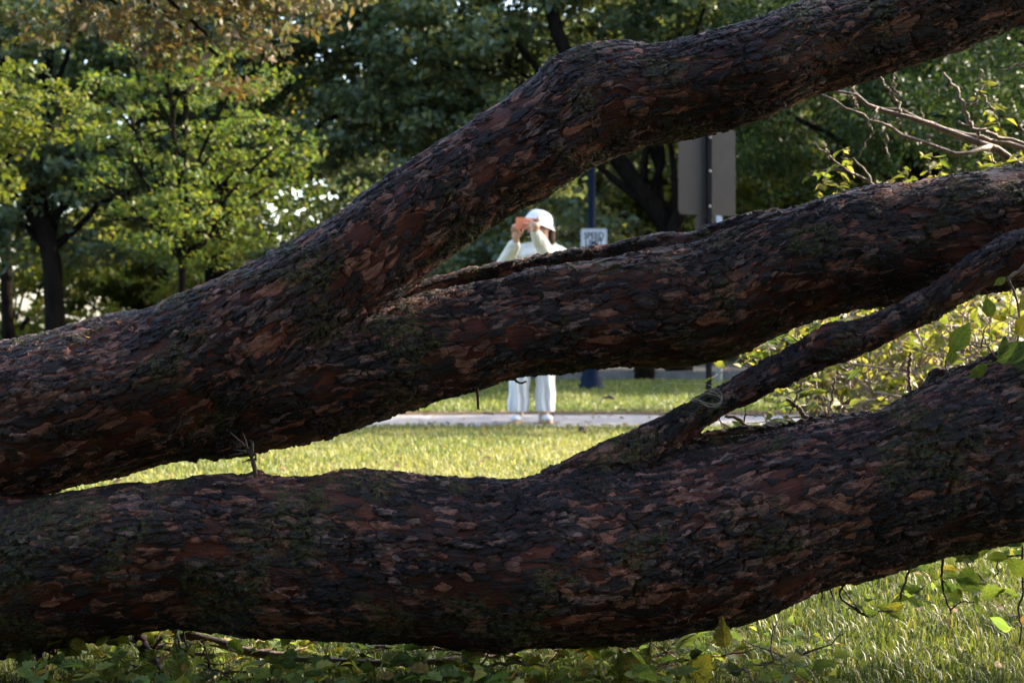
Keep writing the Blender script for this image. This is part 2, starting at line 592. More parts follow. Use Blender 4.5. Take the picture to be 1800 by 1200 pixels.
def grass_field(name, n, y0, y1, xpad, h0, h1, w, mat, gap=None, ypow=1.0):
    """blades of two faces each"""
    y = y0 + (y1 - y0) * rng.random(n) ** ypow
    half = 0.37 * y + xpad
    x = (rng.random(n) * 2 - 1) * half
    # tufts: pull blades together a little
    if gap is not None:
        keep = gap(x, y)
        x, y = x[keep], y[keep]
        n = len(x)
    lum = np.sin(x * 5.1 + np.sin(y * 3.3) * 2) * np.sin(y * 6.2 + np.sin(x * 2.7) * 2)
    h = (h0 + (h1 - h0) * rng.random(n) ** 1.6) * (1 + 0.28 * lum)
    a = rng.random(n) * 2 * np.pi
    bend = (0.25 + 0.75 * rng.random(n)) * h
    dx, dy = np.cos(a), np.sin(a)
    fa = a + np.pi / 2 + rng.normal(0, .5, n)
    wx, wy = np.cos(fa) * w / 2, np.sin(fa) * w / 2
    ws = 0.6 + 0.8 * rng.random(n)
    wx, wy = wx * ws, wy * ws
    z0 = np.full(n, -0.004)
    V = np.empty((n, 5, 3), np.float32)
    V[:, 0] = np.stack([x - wx, y - wy, z0], 1)
    V[:, 1] = np.stack([x + wx, y + wy, z0], 1)
    m = 0.55
    bx, by = dx * bend * .35, dy * bend * .35
    V[:, 2] = np.stack([x + wx * .75 + bx, y + wy * .75 + by, h * .62], 1)
    V[:, 3] = np.stack([x - wx * .75 + bx, y - wy * .75 + by, h * .62], 1)
    V[:, 4] = np.stack([x + dx * bend, y + dy * bend, h * (0.98 - 0.25 * rng.random(n))], 1)
    b = (np.arange(n) * 5)[:, None]
    tri = np.concatenate([b + np.array([[0, 1, 2]]), b + np.array([[0, 2, 3]]), b + np.array([[3, 2, 4]])], 0)
    me = fast_mesh(name, V.reshape(-1, 3), tri, mat)
    o = link(name, me)
    o['kind'] = 'stuff'
    return o


g_near = grass_mat('shade_lawn', [(0.0, (0.042, 0.066, 0.015)), (0.5, (0.068, 0.092, 0.020)), (0.9, (0.105, 0.118, 0.027)), (1.0, (0.22, 0.18, 0.07))], 0.08)  # shaded copy of the lawn, blade colour darkened for the shade
g_mid = grass_mat('dry_sunlit_lawn', [(0.0, (0.070, 0.115, 0.028)), (0.4, (0.12, 0.155, 0.045)), (0.75, (0.18, 0.19, 0.06)), (1.0, (0.36, 0.31, 0.13))], 0.5)  # straw-dry tone, blade colour also brightened for the sunlight
g_far = grass_mat('far_lawn', [(0.0, (0.055, 0.100, 0.020)), (0.6, (0.090, 0.130, 0.028)), (1.0, (0.20, 0.19, 0.07))], 0.25)
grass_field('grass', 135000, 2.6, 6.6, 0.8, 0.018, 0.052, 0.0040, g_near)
grass_field('grass', 125000, 6.4, 10.75, 1.0, 0.018, 0.046, 0.006, g_mid)
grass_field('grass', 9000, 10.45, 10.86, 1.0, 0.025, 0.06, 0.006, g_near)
grass_field('grass', 54000, 12.6, 19.8, 0.8, 0.025, 0.06, 0.010, g_far)


# ------------------------------------------------------------------ the fallen tree
class Limb:
    def __init__(self, rows, n=160, seed=0, lump=1.25):
        ctl = []
        for (px, py, r, d) in rows:
            p = P(px, py, d)
            ctl.append((p.x, p.y, p.z, r * d / FPX))
        s = catmull(ctl, n)
        s = s.astype(np.float32)
        self.c = s[:, :3]
        self.r = np.maximum(s[:, 3], 0.004)
        _, T, N, B = frames([Vector(p) for p in self.c])
        self.T, self.N, self.B = (np.array([tuple(v) for v in q], np.float32) for q in (T, N, B))
        self.s = np.concatenate([[0], np.cumsum(np.linalg.norm(np.diff(self.c, axis=0), axis=1))]).astype(np.float32)
        self.seed, self.lump = seed, lump

    def ev(self, p):
        """signed distance, (s,u,v) and radial direction for points p (n,3)"""
        c = self.c
        d2 = (p * p).sum(1)[:, None] - 2 * p @ c.T + (c * c).sum(1)[None]
        i = d2.argmin(1)
        rel = p - c[i]
        ax = (rel * self.T[i]).sum(1)
        n = len(c)
        # interpolate to the neighbour the projection falls towards
        j = np.clip(i + np.where(ax > 0, 1, -1), 0, n - 1)
        seg = c[j] - c[i]
        L2 = np.maximum((seg * seg).sum(1), 1e-12)
        t = np.clip((rel * seg).sum(1) / L2, 0, 1) * (j != i)
        q = c[i] + seg * t[:, None]
        rr = self.r[i] * (1 - t) + self.r[j] * t
        s = self.s[i] * (1 - t) + self.s[j] * t
        N = self.N[i] * (1 - t)[:, None] + self.N[j] * t[:, None]
        B = self.B[i] * (1 - t)[:, None] + self.B[j] * t[:, None]
        w = p - q
        u, v = (w * N).sum(1), (w * B).sum(1)
        th = np.arctan2(v, u)
        k = self.seed
        lum = (np.sin(s * 7.3 + k) * np.cos(th * 2 + k) * .035 + np.sin(s * 13.1 + 2 * k + th) * .022
               + np.cos(th * 3 + s * 4.1 + k) * .026 + np.sin(s * 23.0 + th * 2 - k) * .014 + np.cos(th * 5 - s * 9.0) * .010)
        dist = np.linalg.norm(w, axis=1)
        over = np.maximum(np.abs(ax) - 0.02, 0) * ((i == 0) | (i == n - 1))
        return dist - rr * (1 + self.lump * lum), np.stack([s + k * 1.37, u, v], 1), w / np.maximum(dist, 1e-6)[:, None]


def fallen(name_label, cat, limbs, names, voxel, prefer=0):
    mb = MB()
    for L in limbs:
        st = max(1, len(L.c) // 70)
        idx = list(range(0, len(L.c), st))
        if idx[-1] != len(L.c) - 1:
            idx.append(len(L.c) - 1)
        mb.tube([Vector(L.c[i]) for i in idx], [L.r[i] for i in idx], 20)
    me = remesh(mb, voxel)
    n = len(me.vertices)
    co = np.empty(n * 3, np.float32)
    me.vertices.foreach_get('co', co)
    co = co.reshape(-1, 3)

    def fold(p):
        """smooth union of the limbs: distance and direction"""
        d, _, g = limbs[0].ev(p)
        for L in limbs[1:]:
            d2, _, g2 = L.ev(p)
            hh = np.clip(0.5 + 0.5 * (d2 - d) / 0.016, 0, 1)
            d = d2 * (1 - hh) + d * hh - 0.016 * hh * (1 - hh)
            g = g2 * (1 - hh)[:, None] + g * hh[:, None]
        return d, g / np.maximum(np.linalg.norm(g, axis=1), 1e-6)[:, None]
    d0, g = fold(co)
    co -= g * np.clip(d0, -0.02, 0.02)[:, None]
    d0, g = fold(co)
    co -= g * np.clip(d0, -0.02, 0.02)[:, None]
    co = co.astype(np.float32)
    evs = [L.ev(co) for L in limbs]
    ds = np.stack([e[0] for e in evs], 1)
    ds[:, prefer] -= 0.02                       # the main trunk keeps its own grain where limbs merge
    own = ds.argmin(1)
    bark = np.stack([e[1] for e in evs], 0)[own, np.arange(n)]
    npoly = len(me.polygons)
    F = np.empty(npoly * 4, np.int32)
    me.loops.foreach_get('vertex_index', F)
    F = F.reshape(-1, 4)
    fo = np.array([own[F[:, i]] for i in range(4)]).min(0)
    root = empty(cat.replace(' ', '_'), tuple(limbs[0].c[len(limbs[0].c) // 2]), name_label, cat)
    for k, nm in enumerate(names):
        sel = F[fo == k]
        if not len(sel):
            continue
        used, inv = np.unique(sel, return_inverse=True)
        pm = fast_mesh(nm, co[used], inv.reshape(-1, 4), M['bark'])
        a = pm.attributes.new('bark', 'FLOAT_VECTOR', 'POINT')
        a.data.foreach_set('vector', bark[used].astype(np.float32).ravel())
        a = pm.attributes.new('skin', 'FLOAT_VECTOR', 'POINT')
        a.data.foreach_set('vector', g[used].astype(np.float32).ravel())
        pm.polygons.foreach_set('use_smooth', np.ones(len(sel), bool))
        link(nm, pm, root)
    bpy.data.meshes.remove(me)
    return root


VOX = 0.005
limbA = Limb([(-750, 985, 165, 3.5), (-400, 870, 150, 3.4), (-150, 775, 140, 3.35), (0, 745, 138, 3.32), (150, 717, 139, 3.30), (300, 664, 134, 3.30),
              (420, 604, 122, 3.30), (534, 533, 106, 3.30), (690, 417, 88, 3.33), (851, 303, 86, 3.36), (1002, 212, 92, 3.38),
              (1085, 178, 94, 3.38), (1172, 163, 86, 3.38), (1327, 122, 84, 3.38), (1428, 85, 80, 3.40), (1612, 25, 77, 3.42),
              (1810, -35, 74, 3.45), (2000, -95, 70, 3.5), (2300, -200, 62, 3.5), (2800, -400, 48, 3.6)], seed=1)
knobA = Limb([(1000, 150, 52, 3.36), (1040, 126, 44, 3.36), (1085, 135, 44, 3.36)], 20, seed=1.4)
limbB = Limb([(250, 705, 100, 3.32), (380, 688, 112, 3.32), (500, 665, 114, 3.32), (650, 634, 99, 3.34), (800, 602, 90, 3.36), (1000, 557, 92, 3.38),
              (1200, 541, 101, 3.40), (1280, 517, 103, 3.40), (1380, 470, 101, 3.40), (1500, 440, 104, 3.40), (1650, 415, 104, 3.42), (1800, 398, 100, 3.45),
              (2000, 350, 96, 3.5), (2350, 270, 84, 3.6), (2900, 180, 66, 3.7)], seed=2)
limbC = Limb([(690, 526, 22, 3.40), (760, 511, 22, 3.42), (880, 483, 22, 3.44), (1000, 464, 22, 3.45), (1120, 443, 23, 3.45), (1230, 430, 27, 3.44), (1330, 408, 36, 3.42), (1420, 420, 40, 3.42)], 80, seed=3)
fallen_top = fallen('fallen forked tree trunk with dark scaly bark rising across the picture', 'fallen tree',
                    [limbA, knobA, limbB, limbC], ['trunk', 'burl', 'limb', 'seam_branch'], VOX, 0)

limbD = Limb([(-800, 1075, 130, 3.25), (-300, 1035, 128, 3.2), (0, 1008, 134, 3.17), (200, 984, 132, 3.15), (400, 968, 133, 3.15), (600, 977, 139, 3.15), (800, 991, 147, 3.15),
              (1000, 990, 154, 3.15), (1205, 953, 150, 3.17), (1400, 898, 143, 3.18), (1605, 838, 143, 3.20), (1800, 783, 160, 3.22), (2000, 735, 165, 3.25), (2400, 640, 150, 3.3), (3000, 560, 130, 3.4)], seed=4)
limbE = Limb([(940, 900, 58, 3.18), (1040, 842, 50, 3.18), (1120, 802, 41, 3.19), (1170, 770, 33, 3.20), (1215, 738, 28, 3.20), (1275, 702, 25, 3.20), (1350, 661, 26, 3.20),
              (1425, 626, 29, 3.20), (1475, 608, 32, 3.20), (1540, 583, 27, 3.20), (1635, 532, 27, 3.20), (1720, 477, 30, 3.20), (1810, 434, 36, 3.20), (1950, 380, 40, 3.2), (2300, 230, 36, 3.2), (2700, 90, 28, 3.3)], seed=5)
limbF = Limb([(1150, 812, 30, 3.20), (1240, 788, 24, 3.22), (1340, 772, 22, 3.24), (1430, 754, 20, 3.26), (1520, 745, 22, 3.26)], 60, seed=6)
knobE = Limb([(1442, 606, 27, 3.18), (1470, 598, 28, 3.18), (1500, 598, 21, 3.18)], 16, seed=6.5)
stub = Limb([(1650, 760, 42, 3.22), (1655, 705, 35, 3.24), (1657, 682, 32, 3.25)], 16, seed=7)
thornhill = Limb([(450, 862, 34, 3.13), (450, 850, 22, 3.13)], 10, seed=7.7)
fallen_low = fallen('low fallen log sagging above the grass with a thin side branch', 'fallen log',
                    [limbD, limbE, limbF, knobE, stub, thornhill], ['trunk', 'side_branch', 'seam_branch', 'burl', 'branch_stub', 'branch_collar'], VOX, 0)


# ------------------------------------------------------------------ park trees
def leaf_quads(cen, size, droop=0.25, flat=0.8, elong=0.55):
    """one folded diamond per leaf; cen (n,3)"""
    n = len(cen)
    a = rng.random(n) * 2 * np.pi
    tilt = rng.normal(-droop, 0.55, n)
    ax = np.stack([np.cos(a) * np.cos(tilt), np.sin(a) * np.cos(tilt), np.sin(tilt)], 1)
    up = np.stack([rng.normal(0, flat, n), rng.normal(0, flat, n), np.ones(n)], 1)
    side = np.cross(up, ax)
    side /= np.maximum(np.linalg.norm(side, axis=1), 1e-6)[:, None]
    nor = np.cross(ax, side)
    L = size * (0.6 + 0.8 * rng.random(n))[:, None]
    W = L * elong * (0.8 + 0.4 * rng.random(n))[:, None] * 0.5
    V = np.empty((n, 4, 3), np.float32)
    V[:, 0] = cen - ax * L * .5
    V[:, 1] = cen + side * W + nor * L * .10
    V[:, 2] = cen + ax * L * .5 - nor * L * .08
    V[:, 3] = cen - side * W + nor * L * .10
    F = (np.arange(n) * 4)[:, None] + np.array([[0, 1, 2, 3]])
    return V.reshape(-1, 3), F


def crown_points(clumps, per, flat=0.55):
    """leaf centres gathered into tufts: clumps rows (x,y,z,r)"""
    out = []
    for (x, y, z, r) in clumps:
        k = int(per * (r / 0.7) ** 2 * R.uniform(.75, 1.25))
        ns = max(4, int(k / 34))
        d = rng.normal(0, 1, (ns, 3))
        d /= np.linalg.norm(d, axis=1)[:, None]
        d *= (0.35 + 0.65 * rng.random(ns) ** 0.5)[:, None] * r
        d[:, 2] *= flat
        sub = np.repeat(d, math.ceil(k / ns), 0)[:k]
        sub = sub + rng.normal(0, 1, sub.shape) * np.array([.17, .17, .075]) * r
        out.append(sub + np.array([x, y, z]))
    return np.concatenate(out, 0)


def limb_curve(a, b, r0, r1, sag=0.0, wob=0.12, n=7):
    a, b = Vector(a), Vector(b)
    L = (b - a).length
    pts, rr = [], []
    for i in range(n):
        t = i / (n - 1)
        p = a.lerp(b, t)
        p.z += math.sin(t * math.pi) * sag * L
        if 0 < i < n - 1:
            p += Vector((R.gauss(0, 1), R.gauss(0, 1), R.gauss(0, .6))) * wob * L / n
        pts.append(p)
        rr.append(r0 + (r1 - r0) * t)
    return pts, rr


def tree(name, label, base, height, tr, crown_c, crown_r, nclump, per, leaf, mat, clump_r=(0.5, 0.95), lean=(0, 0), group=None,
         hollow=0.35, droop=0.25, elong=0.55, flat=0.55, extra=None, nlimb=14, trunkmat='trunk', low=None, keep=None, path=None, tmin=0.35):
    x0, y0 = base
    root = empty(name, (x0, y0, 0), label, 'tree', group)
    mb = MB()
    top = Vector((x0 + lean[0], y0 + lean[1], height))
    tp, trr = [], []
    for i in range(9):
        t = i / 8
        p = Vector((x0, y0, -0.1)).lerp(top, t)
        p.x += math.sin(t * 5 + x0) * tr * .5
        p.y += math.cos(t * 4 + y0) * tr * .4
        tp.append(p)
        trr.append(tr * (1.35 if i == 0 else 1.0 - .6 * t))
    if path:
        tp = [Vector(q) for q in catmull([tuple(P(*q[:3])) for q in path], 8)]
        k8 = [tp[int(round(i * (len(tp) - 1) / 8))] for i in range(9)]
        tp = k8
        trr = [tr * (1.3 if i == 0 else 1.0 - .45 * i / 8) for i in range(9)]
    mb.tube(tp, trr, 12)
    cl = []
    cx, cy, cz = crown_c
    tries = 0
    while len(cl) < nclump and tries < 4000:
        tries += 1
        v = Vector((R.uniform(-1, 1), R.uniform(-1, 1), R.uniform(-1, 1)))
        if not hollow < v.length < 1:
            continue
        q = (cx + v.x * crown_r[0], cy + v.y * crown_r[1], cz + v.z * crown_r[2])
        if low is not None and q[2] < low:
            continue
        if keep is not None and not keep(q):
            continue
        cl.append((*q, R.uniform(*clump_r)))
    if extra:
        cl += extra
    order = sorted(cl, key=lambda q: -q[3])[:nlimb]
    for (x, y, z, r) in order:
        t = min(0.98, max(tmin, (z - 0.6) / height * R.uniform(.55, .85)))
        a = tp[min(8, int(t * 8))].lerp(tp[min(8, int(t * 8) + 1)], t * 8 - int(t * 8))
        pts, rr = limb_curve(a, (x, y, z), tr * (0.52 - .3 * t), 0.012 + tr * .04, 0.06)
        mb.tube(pts, rr, 7)
        for _ in range(2):
            k = R.randint(3, 5)
            e = pts[k] + Vector((R.gauss(0, .5), R.gauss(0, .5), R.gauss(.1, .3))) * (r + .3)
            p2, r2 = limb_curve(pts[k], e, rr[k] * .55, 0.008, 0.03, n=5)
            mb.tube(p2, r2, 5)
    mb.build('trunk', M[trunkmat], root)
    V, F = leaf_quads(crown_points(cl, per, flat), leaf, droop, 0.8, elong)
    link('crown', fast_mesh('crown', V, F, M[mat]), root)
    return root


def at(px, d):
    return ((px - CX) / FPX * d, d)


def zz(py, d):
    return EYE + (CY - py) / FPX * d


# young yellow-green tree in front of the oaks
x, y = at(325, 15)
tree('young_tree', 'slim young tree with yellow green leaves in front of the dark oak', (x, y), 4.3, 0.05,
     (x + .05, y, zz(290, 15)), (1.02, 1.0, 1.42), 50, 400, 0.070, 'maple', (0.36, 0.56), hollow=0.1, droop=0.2, flat=0.6, elong=0.5, nlimb=20, low=1.15)
# bright foliage at the left edge
x, y = at(-160, 13)
tree('bright_tree', 'bright green leafy tree reaching in at the left edge', (x, y), 4.0, 0.06,
     (at(-25, 13)[0], y, zz(230, 13)), (0.85, 0.8, 0.62), 36, 420, 0.070, 'lime', (0.32, 0.48), hollow=0.0, droop=0.25, flat=0.65)
# rusty oak hanging in from the top left
x, y = at(-420, 10.5)
tree('rust_oak', 'oak with rust and bronze leaves hanging down at the top left', (x, y), 5.5, 0.10,
     (at(350, 11)[0], 11, zz(-25, 11)), (1.45, 1.1, 0.66), 38, 330, 0.08, 'rust', (0.34, 0.6), hollow=0.0, droop=0.6, flat=0.55, elong=0.5, nlimb=12, tmin=0.86)
# big dark oaks behind the lawn


def gaps(q):
    """bare spots high in the crowns where the sky shows"""
    u, w = CX + q[0] / q[1] * FPX, CY - (q[2] - EYE) / q[1] * FPX
    return not ((70 < u < 180 and -60 < w < 95) or (560 < u < 665 and -40 < w < 85))


x, y = at(370, 24)
tree('dark_oak', 'wide dark oak with a thick trunk behind the young tree', (x, y), 8.5, 0.24,
     (at(560, 24)[0], 24, 5.6), (5.2, 2.6, 4.2), 130, 430, 0.125, 'oak', (0.6, 1.1), low=1.9, hollow=0.3, keep=gaps, group='oaks behind the lawn')


def clear(q):
    """keep the slanting limbs free of leaves on the near side"""
    u, w = CX + q[0] / q[1] * FPX, CY - (q[2] - EYE) / q[1] * FPX
    return not (1040 < u < 1235 and 235 < w < 470 and q[1] < 21.6)


x, y = at(1188, 20.5)
ex = [(at(q[0], 20.3)[0], 20.3 + R.uniform(-.8, .8), zz(q[1], 20.3), .7) for q in ((860, 330), (960, 250), (760, 360), (900, 440), (830, 470), (980, 430), (780, 440))]
tree('dark_oak', 'large dark oak with slanting limbs behind the speed limit sign', (x, y), 8.0, 0.17,
     (at(960, 21.5)[0], 21.5, 5.4), (3.6, 2.2, 3.6), 100, 430, 0.125, 'oak', (0.55, 1.0), nlimb=7, low=2.0, hollow=0.45, extra=ex, keep=clear, path=[(1195, 690, 20.3), (1191, 560, 20.3), (1180, 430, 20.3), (1165, 385, 20.3), (1130, 340, 20.3), (1088, 283, 20.3), (1040, 190, 20.3), (980, 60, 20.4), (950, -60, 20.6)], group='oaks behind the lawn')
x, y = at(1128, 19.9)
tree('dark_oak', 'oak whose trunk base stands left of the slanting oak', (x, y), 7.5, 0.13,
     (at(1180, 22)[0], 22.5, 6.4), (3.4, 1.8, 3.2), 60, 400, 0.125, 'oak', (0.55, 0.95), nlimb=7, hollow=0.4, keep=clear, path=[(1130, 690, 19.9), (1138, 580, 19.9), (1160, 460, 20), (1192, 385, 20.2), (1225, 300, 20.5), (1250, 200, 21), (1260, 60, 21.5), (1260, -80, 22)], group='oaks behind the lawn')
x, y = at(95, 21.5)
tree('dark_oak', 'dark oak with a low side branch at the left of the lawn', (x, y), 8.0, 0.165,
     (at(60, 22)[0], 22, 5.0), (3.2, 2.2, 3.4), 86, 400, 0.12, 'oak', (0.55, 1.0), hollow=0.4, low=2.0, keep=gaps,
     extra=[(at(185, 21.5)[0], 21.5, zz(440, 21.5), .5)], path=[(98, 690, 21.5), (97, 560, 21.5), (92, 470, 21.5), (78, 400, 21.5), (60, 330, 21.5), (70, 200, 21.6), (90, 50, 21.8), (95, -120, 22)], group='oaks behind the lawn')
x, y = at(18, 27)
tree('far_tree', 'thin tree trunk beside the left picture edge against sunny leaves', (x, y), 7.0, 0.13,
     (x - 1, y + .6, 6.0), (2.6, 2.0, 2.8), 26, 300, 0.13, 'far', (0.6, 1.0), group='trees beyond the road')
# soft dark foliage at the upper right
x, y = at(1640, 19.5)
tree('feathery_tree', 'dark feathery tree behind the bare twigs at the upper right', (x, y), 6.5, 0.13,
     (at(1590, 19)[0], 19.2, zz(130, 19)), (2.5, 1.4, 2.4), 84, 560, 0.08, 'dark', (0.5, 0.8), hollow=0.15, droop=0.45, flat=0.45, elong=0.4, low=1.75)
x, y = at(1990, 13.8)
tree('feathery_tree', 'dark feathery tree at the right edge of the picture', (x, y), 6.5, 0.14,
     (at(1890, 13.5)[0], 13.5, zz(130, 14)), (1.5, 1.2, 1.9), 56, 560, 0.07, 'dark', (0.4, 0.66), hollow=0.15, droop=0.45, flat=0.45, elong=0.4, low=1.5)


def copy_tree(o, loc, rz, sc, label, group):
    r = o.copy()
    C.objects.link(r)
    r.location = loc
    r.rotation_euler = (0, 0, rz)
    r.scale = (sc, sc, sc)
    r['label'] = label
    if group:
        r['group'] = group
    for ch in o.children:
        c = ch.copy()
        C.objects.link(c)
        c.parent = r
        c.matrix_parent_inverse = ch.matrix_parent_inverse.copy()
    return r


# beyond the road
proto = tree('far_tree', 'sunlit tree beyond the road behind the dark oak', (-8.5, 33.5), 8.5, 0.2, (-8.5, 33.5, 4.9), (3.6, 3.0, 4.2), 80, 360, 0.19, 'far', (0.8, 1.3), low=0.6, hollow=0.4, group='trees beyond the road')
for i, (x, y, rz, sc, lb) in enumerate([(-17.5, 36, 1.1, 1.0, 'sunlit tree far beyond the road at the left edge'), (-1.4, 36, 2.3, 0.95, 'sunlit tree beyond the road between the two oaks'),
                                        (3.6, 33.5, 3.6, 1.0, 'sunlit tree beyond the road behind the sign backs'), (9.5, 35, 4.4, 1.1, 'sunlit tree beyond the road behind the feathery tree'),
                                        (15.5, 36, 5.3, 1.15, 'sunlit tree far beyond the road at the right edge'), (13.0, 47, 2.9, 1.4, 'distant tall tree behind the right oaks')]):
    copy_tree(proto, (x, y, 0), rz, sc, lb, 'trees beyond the road')

# tree shading the logs; unseen ones behind the camera added to block sky light
shade = tree('shade_tree', 'broad tree right of the lawn casting shade on the logs', (9.2, 4.05), 8.5, 0.26, (9.2, 4.05, 6.0), (4.2, 2.6, 3.4), 80, 330, 0.15, 'oak', (0.7, 1.15), low=2.6, hollow=0.2)
for (x, y, rz, sc, lb) in ((-3.8, -4.6, 2.0, 1.15, 'unseen broad tree added behind the camera to the left to block sky light'), (4.0, -4.8, 4.0, 1.2, 'unseen broad tree added behind the camera to the right to block sky light'), (-11, 2.5, 1.0, 1.0, 'broad tree left of the fallen trunk'),
                           (0.3, -8.5, 5.0, 1.3, 'unseen tall broad tree added straight behind the camera to block sky light'), (-12, -6, 0.3, 1.2, 'unseen broad tree added far to the left behind the camera to block sky light'), (12.5, -4.5, 2.6, 1.2, 'unseen broad tree added far to the right behind the camera to block sky light'),
                           (10.5, 23.6, 1.7, 0.95, 'broad tree out of view that shades the lamp post')):
    copy_tree(shade, (x, y, 0), rz, sc, lb, 'trees around the photographer')

# rows of lower growth that close the view under the crowns
bush = empty('shrub', (-1.5, 29.5, 0), 'sunlit leafy shrub beyond the road behind the two straight trunks', 'shrub', 'shrubs beyond the road')
mb = MB()
for k in range(9):
    a = R.uniform(0, 6.28)
    pts, rr = limb_curve((-1.5, 29.5, 0), (-1.5 + math.cos(a) * 1.5, 29.5 + math.sin(a), R.uniform(1.2, 2.4)), .03, .008, .1)
    mb.tube(pts, rr, 5)
mb.build('stem', M['trunk'], bush)
bc = [(-1.5 + R.uniform(-2.2, 2.2), 29.5 + R.uniform(-.9, .9), R.uniform(.3, 2.6), R.uniform(.5, .85)) for _ in range(30)]
V, F = leaf_quads(crown_points(bc, 210, .7), 0.14)
link('crown', fast_mesh('crown', V, F, M['far']), bush)
for i, (x, y, rz, sc, lb) in enumerate([(-6.0, 29.5, 2.0, 1.0, 'sunlit shrub beyond the road behind the slim young tree'), (-10.2, 29.0, 3.0, 1.1, 'sunlit shrub beyond the road by the leftmost oak trunk'),
                                        (-14, 30, 1.0, 1.2, 'sunlit shrub beyond the road at the left picture edge'), (2.6, 29.8, 4.0, 1.0, 'sunlit shrub beyond the road behind the sign backs'),
                                        (6.6, 29.3, 5.0, 1.1, 'sunlit shrub beyond the road behind the twig thicket'), (10.8, 30, .5, 1.2, 'sunlit shrub beyond the road at the right picture edge')]):
    copy_tree(bush, (x, y, 0), rz, sc, lb, 'shrubs beyond the road')
for i, (x, lb) in enumerate(((-15, 'leftmost tree of the unseen row added far behind the camera to block low sky'), (-7.5, 'second tree of the unseen row added far behind the camera to block low sky'), (0.5, 'middle tree of the unseen row added far behind the camera to block low sky'),
                             (8.5, 'fourth tree of the unseen row added far behind the camera to block low sky'), (16, 'rightmost tree of the unseen row added far behind the camera to block low sky'))):
    copy_tree(proto, (x, -17 - (i % 2) * 2, 0), i * 1.3, 1.1, lb, 'trees around the photographer')  # unseen tree row, added to cut horizon sky light on the logs
for (x, y, rz, sc, lb) in ((6.5, 43, 1.9, 1.3, 'distant tree behind the feathery tree'), (20, 44, 3.3, 1.4, 'distant tree at the far right edge')):
    copy_tree(proto, (x, y, 0), rz, sc, lb, 'trees beyond the road')
for i, (x, lb) in enumerate(((-16, 'leftmost shrub of the unseen hedge row added behind the camera to block low sky'), (-11.5, 'second shrub of the unseen hedge row added behind the camera to block low sky'), (-7.2, 'third shrub of the unseen hedge row added behind the camera to block low sky'), (-2.8, 'fourth shrub of the unseen hedge row added behind the camera to block low sky'),
                             (1.6, 'fifth shrub of the unseen hedge row added behind the camera to block low sky'), (6.0, 'sixth shrub of the unseen hedge row added behind the camera to block low sky'), (10.4, 'seventh shrub of the unseen hedge row added behind the camera to block low sky'), (15, 'rightmost shrub of the unseen hedge row added behind the camera to block low sky'))):
    copy_tree(bush, (x, -11 - (i % 2), 0), i * .7, 1.6, lb, 'shrubs added behind the photographer')  # unseen hedge, added to close off low sky light facing the logs
for i, (x, lb) in enumerate(((-18, 'low shrub of the far row at the left edge'), (-12, 'low shrub of the far row left of the oak'), (-8, 'low shrub of the far row behind the oak trunk'), (-4, 'low shrub of the far row behind the slim tree'),
                             (0.3, 'low shrub of the far row behind the lamp post'), (4.4, 'low shrub of the far row behind the sign post'), (8.6, 'low shrub of the far row behind the thicket'), (13.5, 'low shrub of the far row at the right edge'))):
    copy_tree(bush, (x, 33 + (i % 3), 0), i * .9, 1.45, lb, 'shrubs beyond the road')

# ------------------------------------------------------------------ lamp post, speed limit sign, sign seen from behind
blue = plain('blue_lamp_paint', (0.003, 0.008, 0.020), 0.6, 0.06, noise=(30.0, (0.005, 0.011, 0.024)))
dl = 17.3
lx = at(1040, dl)[0]
lamp = empty('lamp_post', (lx, dl, 0), 'dark blue lamp post with a stepped base behind the photographer in white', 'lamp post')
lb = MB()
lb.lathe((lx, dl, 0), [(.155, 0), (.155, .05), (.135, .06), (.135, .14), (.118, .16), (.118, .2), (.105, .24), (.095, .33), (.07, .38), (.062, .46)], 16)
lb.build('base', blue, lamp)
lb = MB()
lb.lathe((lx, dl, 0), [(.052, .46), (.052, .7), (.058, .71), (.058, .75), (.05, .76), (.045, 3.1), (.06, 3.13), (.06, 3.18)], 14)
lb.build('pole', blue, lamp)
lb = MB()
lb.lathe((lx, dl, 0), [(.06, 3.18), (.14, 3.3), (.17, 3.5), (.14, 3.65)], 14)
lb.build('globe', plain('frosted_glass', (0.6, 0.6, 0.58), 0.3), lamp)
lb = MB()
lb.lathe((lx, dl, 0), [(.18, 3.65), (.12, 3.74), (.03, 3.8)], 14)
lb.build('cap', blue, lamp)


def rounded_plate(w, h, t, r, n=5):
    """plate in the x-z plane, centre at the origin, thickness t along y"""
    out = []
    for (sx, sz, a0) in ((1, 1, 0), (-1, 1, 90), (-1, -1, 180), (1, -1, 270)):
        for k in range(n):
            a = rad(a0 + 90 * k / (n - 1))
            out.append((sx * (w / 2 - r) + r * math.cos(a), sz * (h / 2 - r) + r * math.sin(a)))
    m = len(out)
    v = [(x, -t / 2, z) for x, z in out] + [(x, t / 2, z) for x, z in out]
    f = [tuple(range(m)), tuple(range(2 * m - 1, m - 1, -1))] + [((i + 1) % m, i, m + i, m + (i + 1) % m) for i in range(m)]
    return v, f


def text_mesh(body, size, ext=0.001):
    cu = bpy.data.curves.new('lettering', 'FONT')
    cu.body = body
    cu.size = size
    cu.align_x = 'CENTER'
    cu.align_y = 'CENTER'
    cu.extrude = ext
    cu.offset = size * 0.022
    o = bpy.data.objects.new('tmp', cu)
    C.objects.link(o)
    me = bpy.data.meshes.new_from_object(o.evaluated_get(bpy.context.evaluated_depsgraph_get()))
    bpy.data.objects.remove(o)
    return me


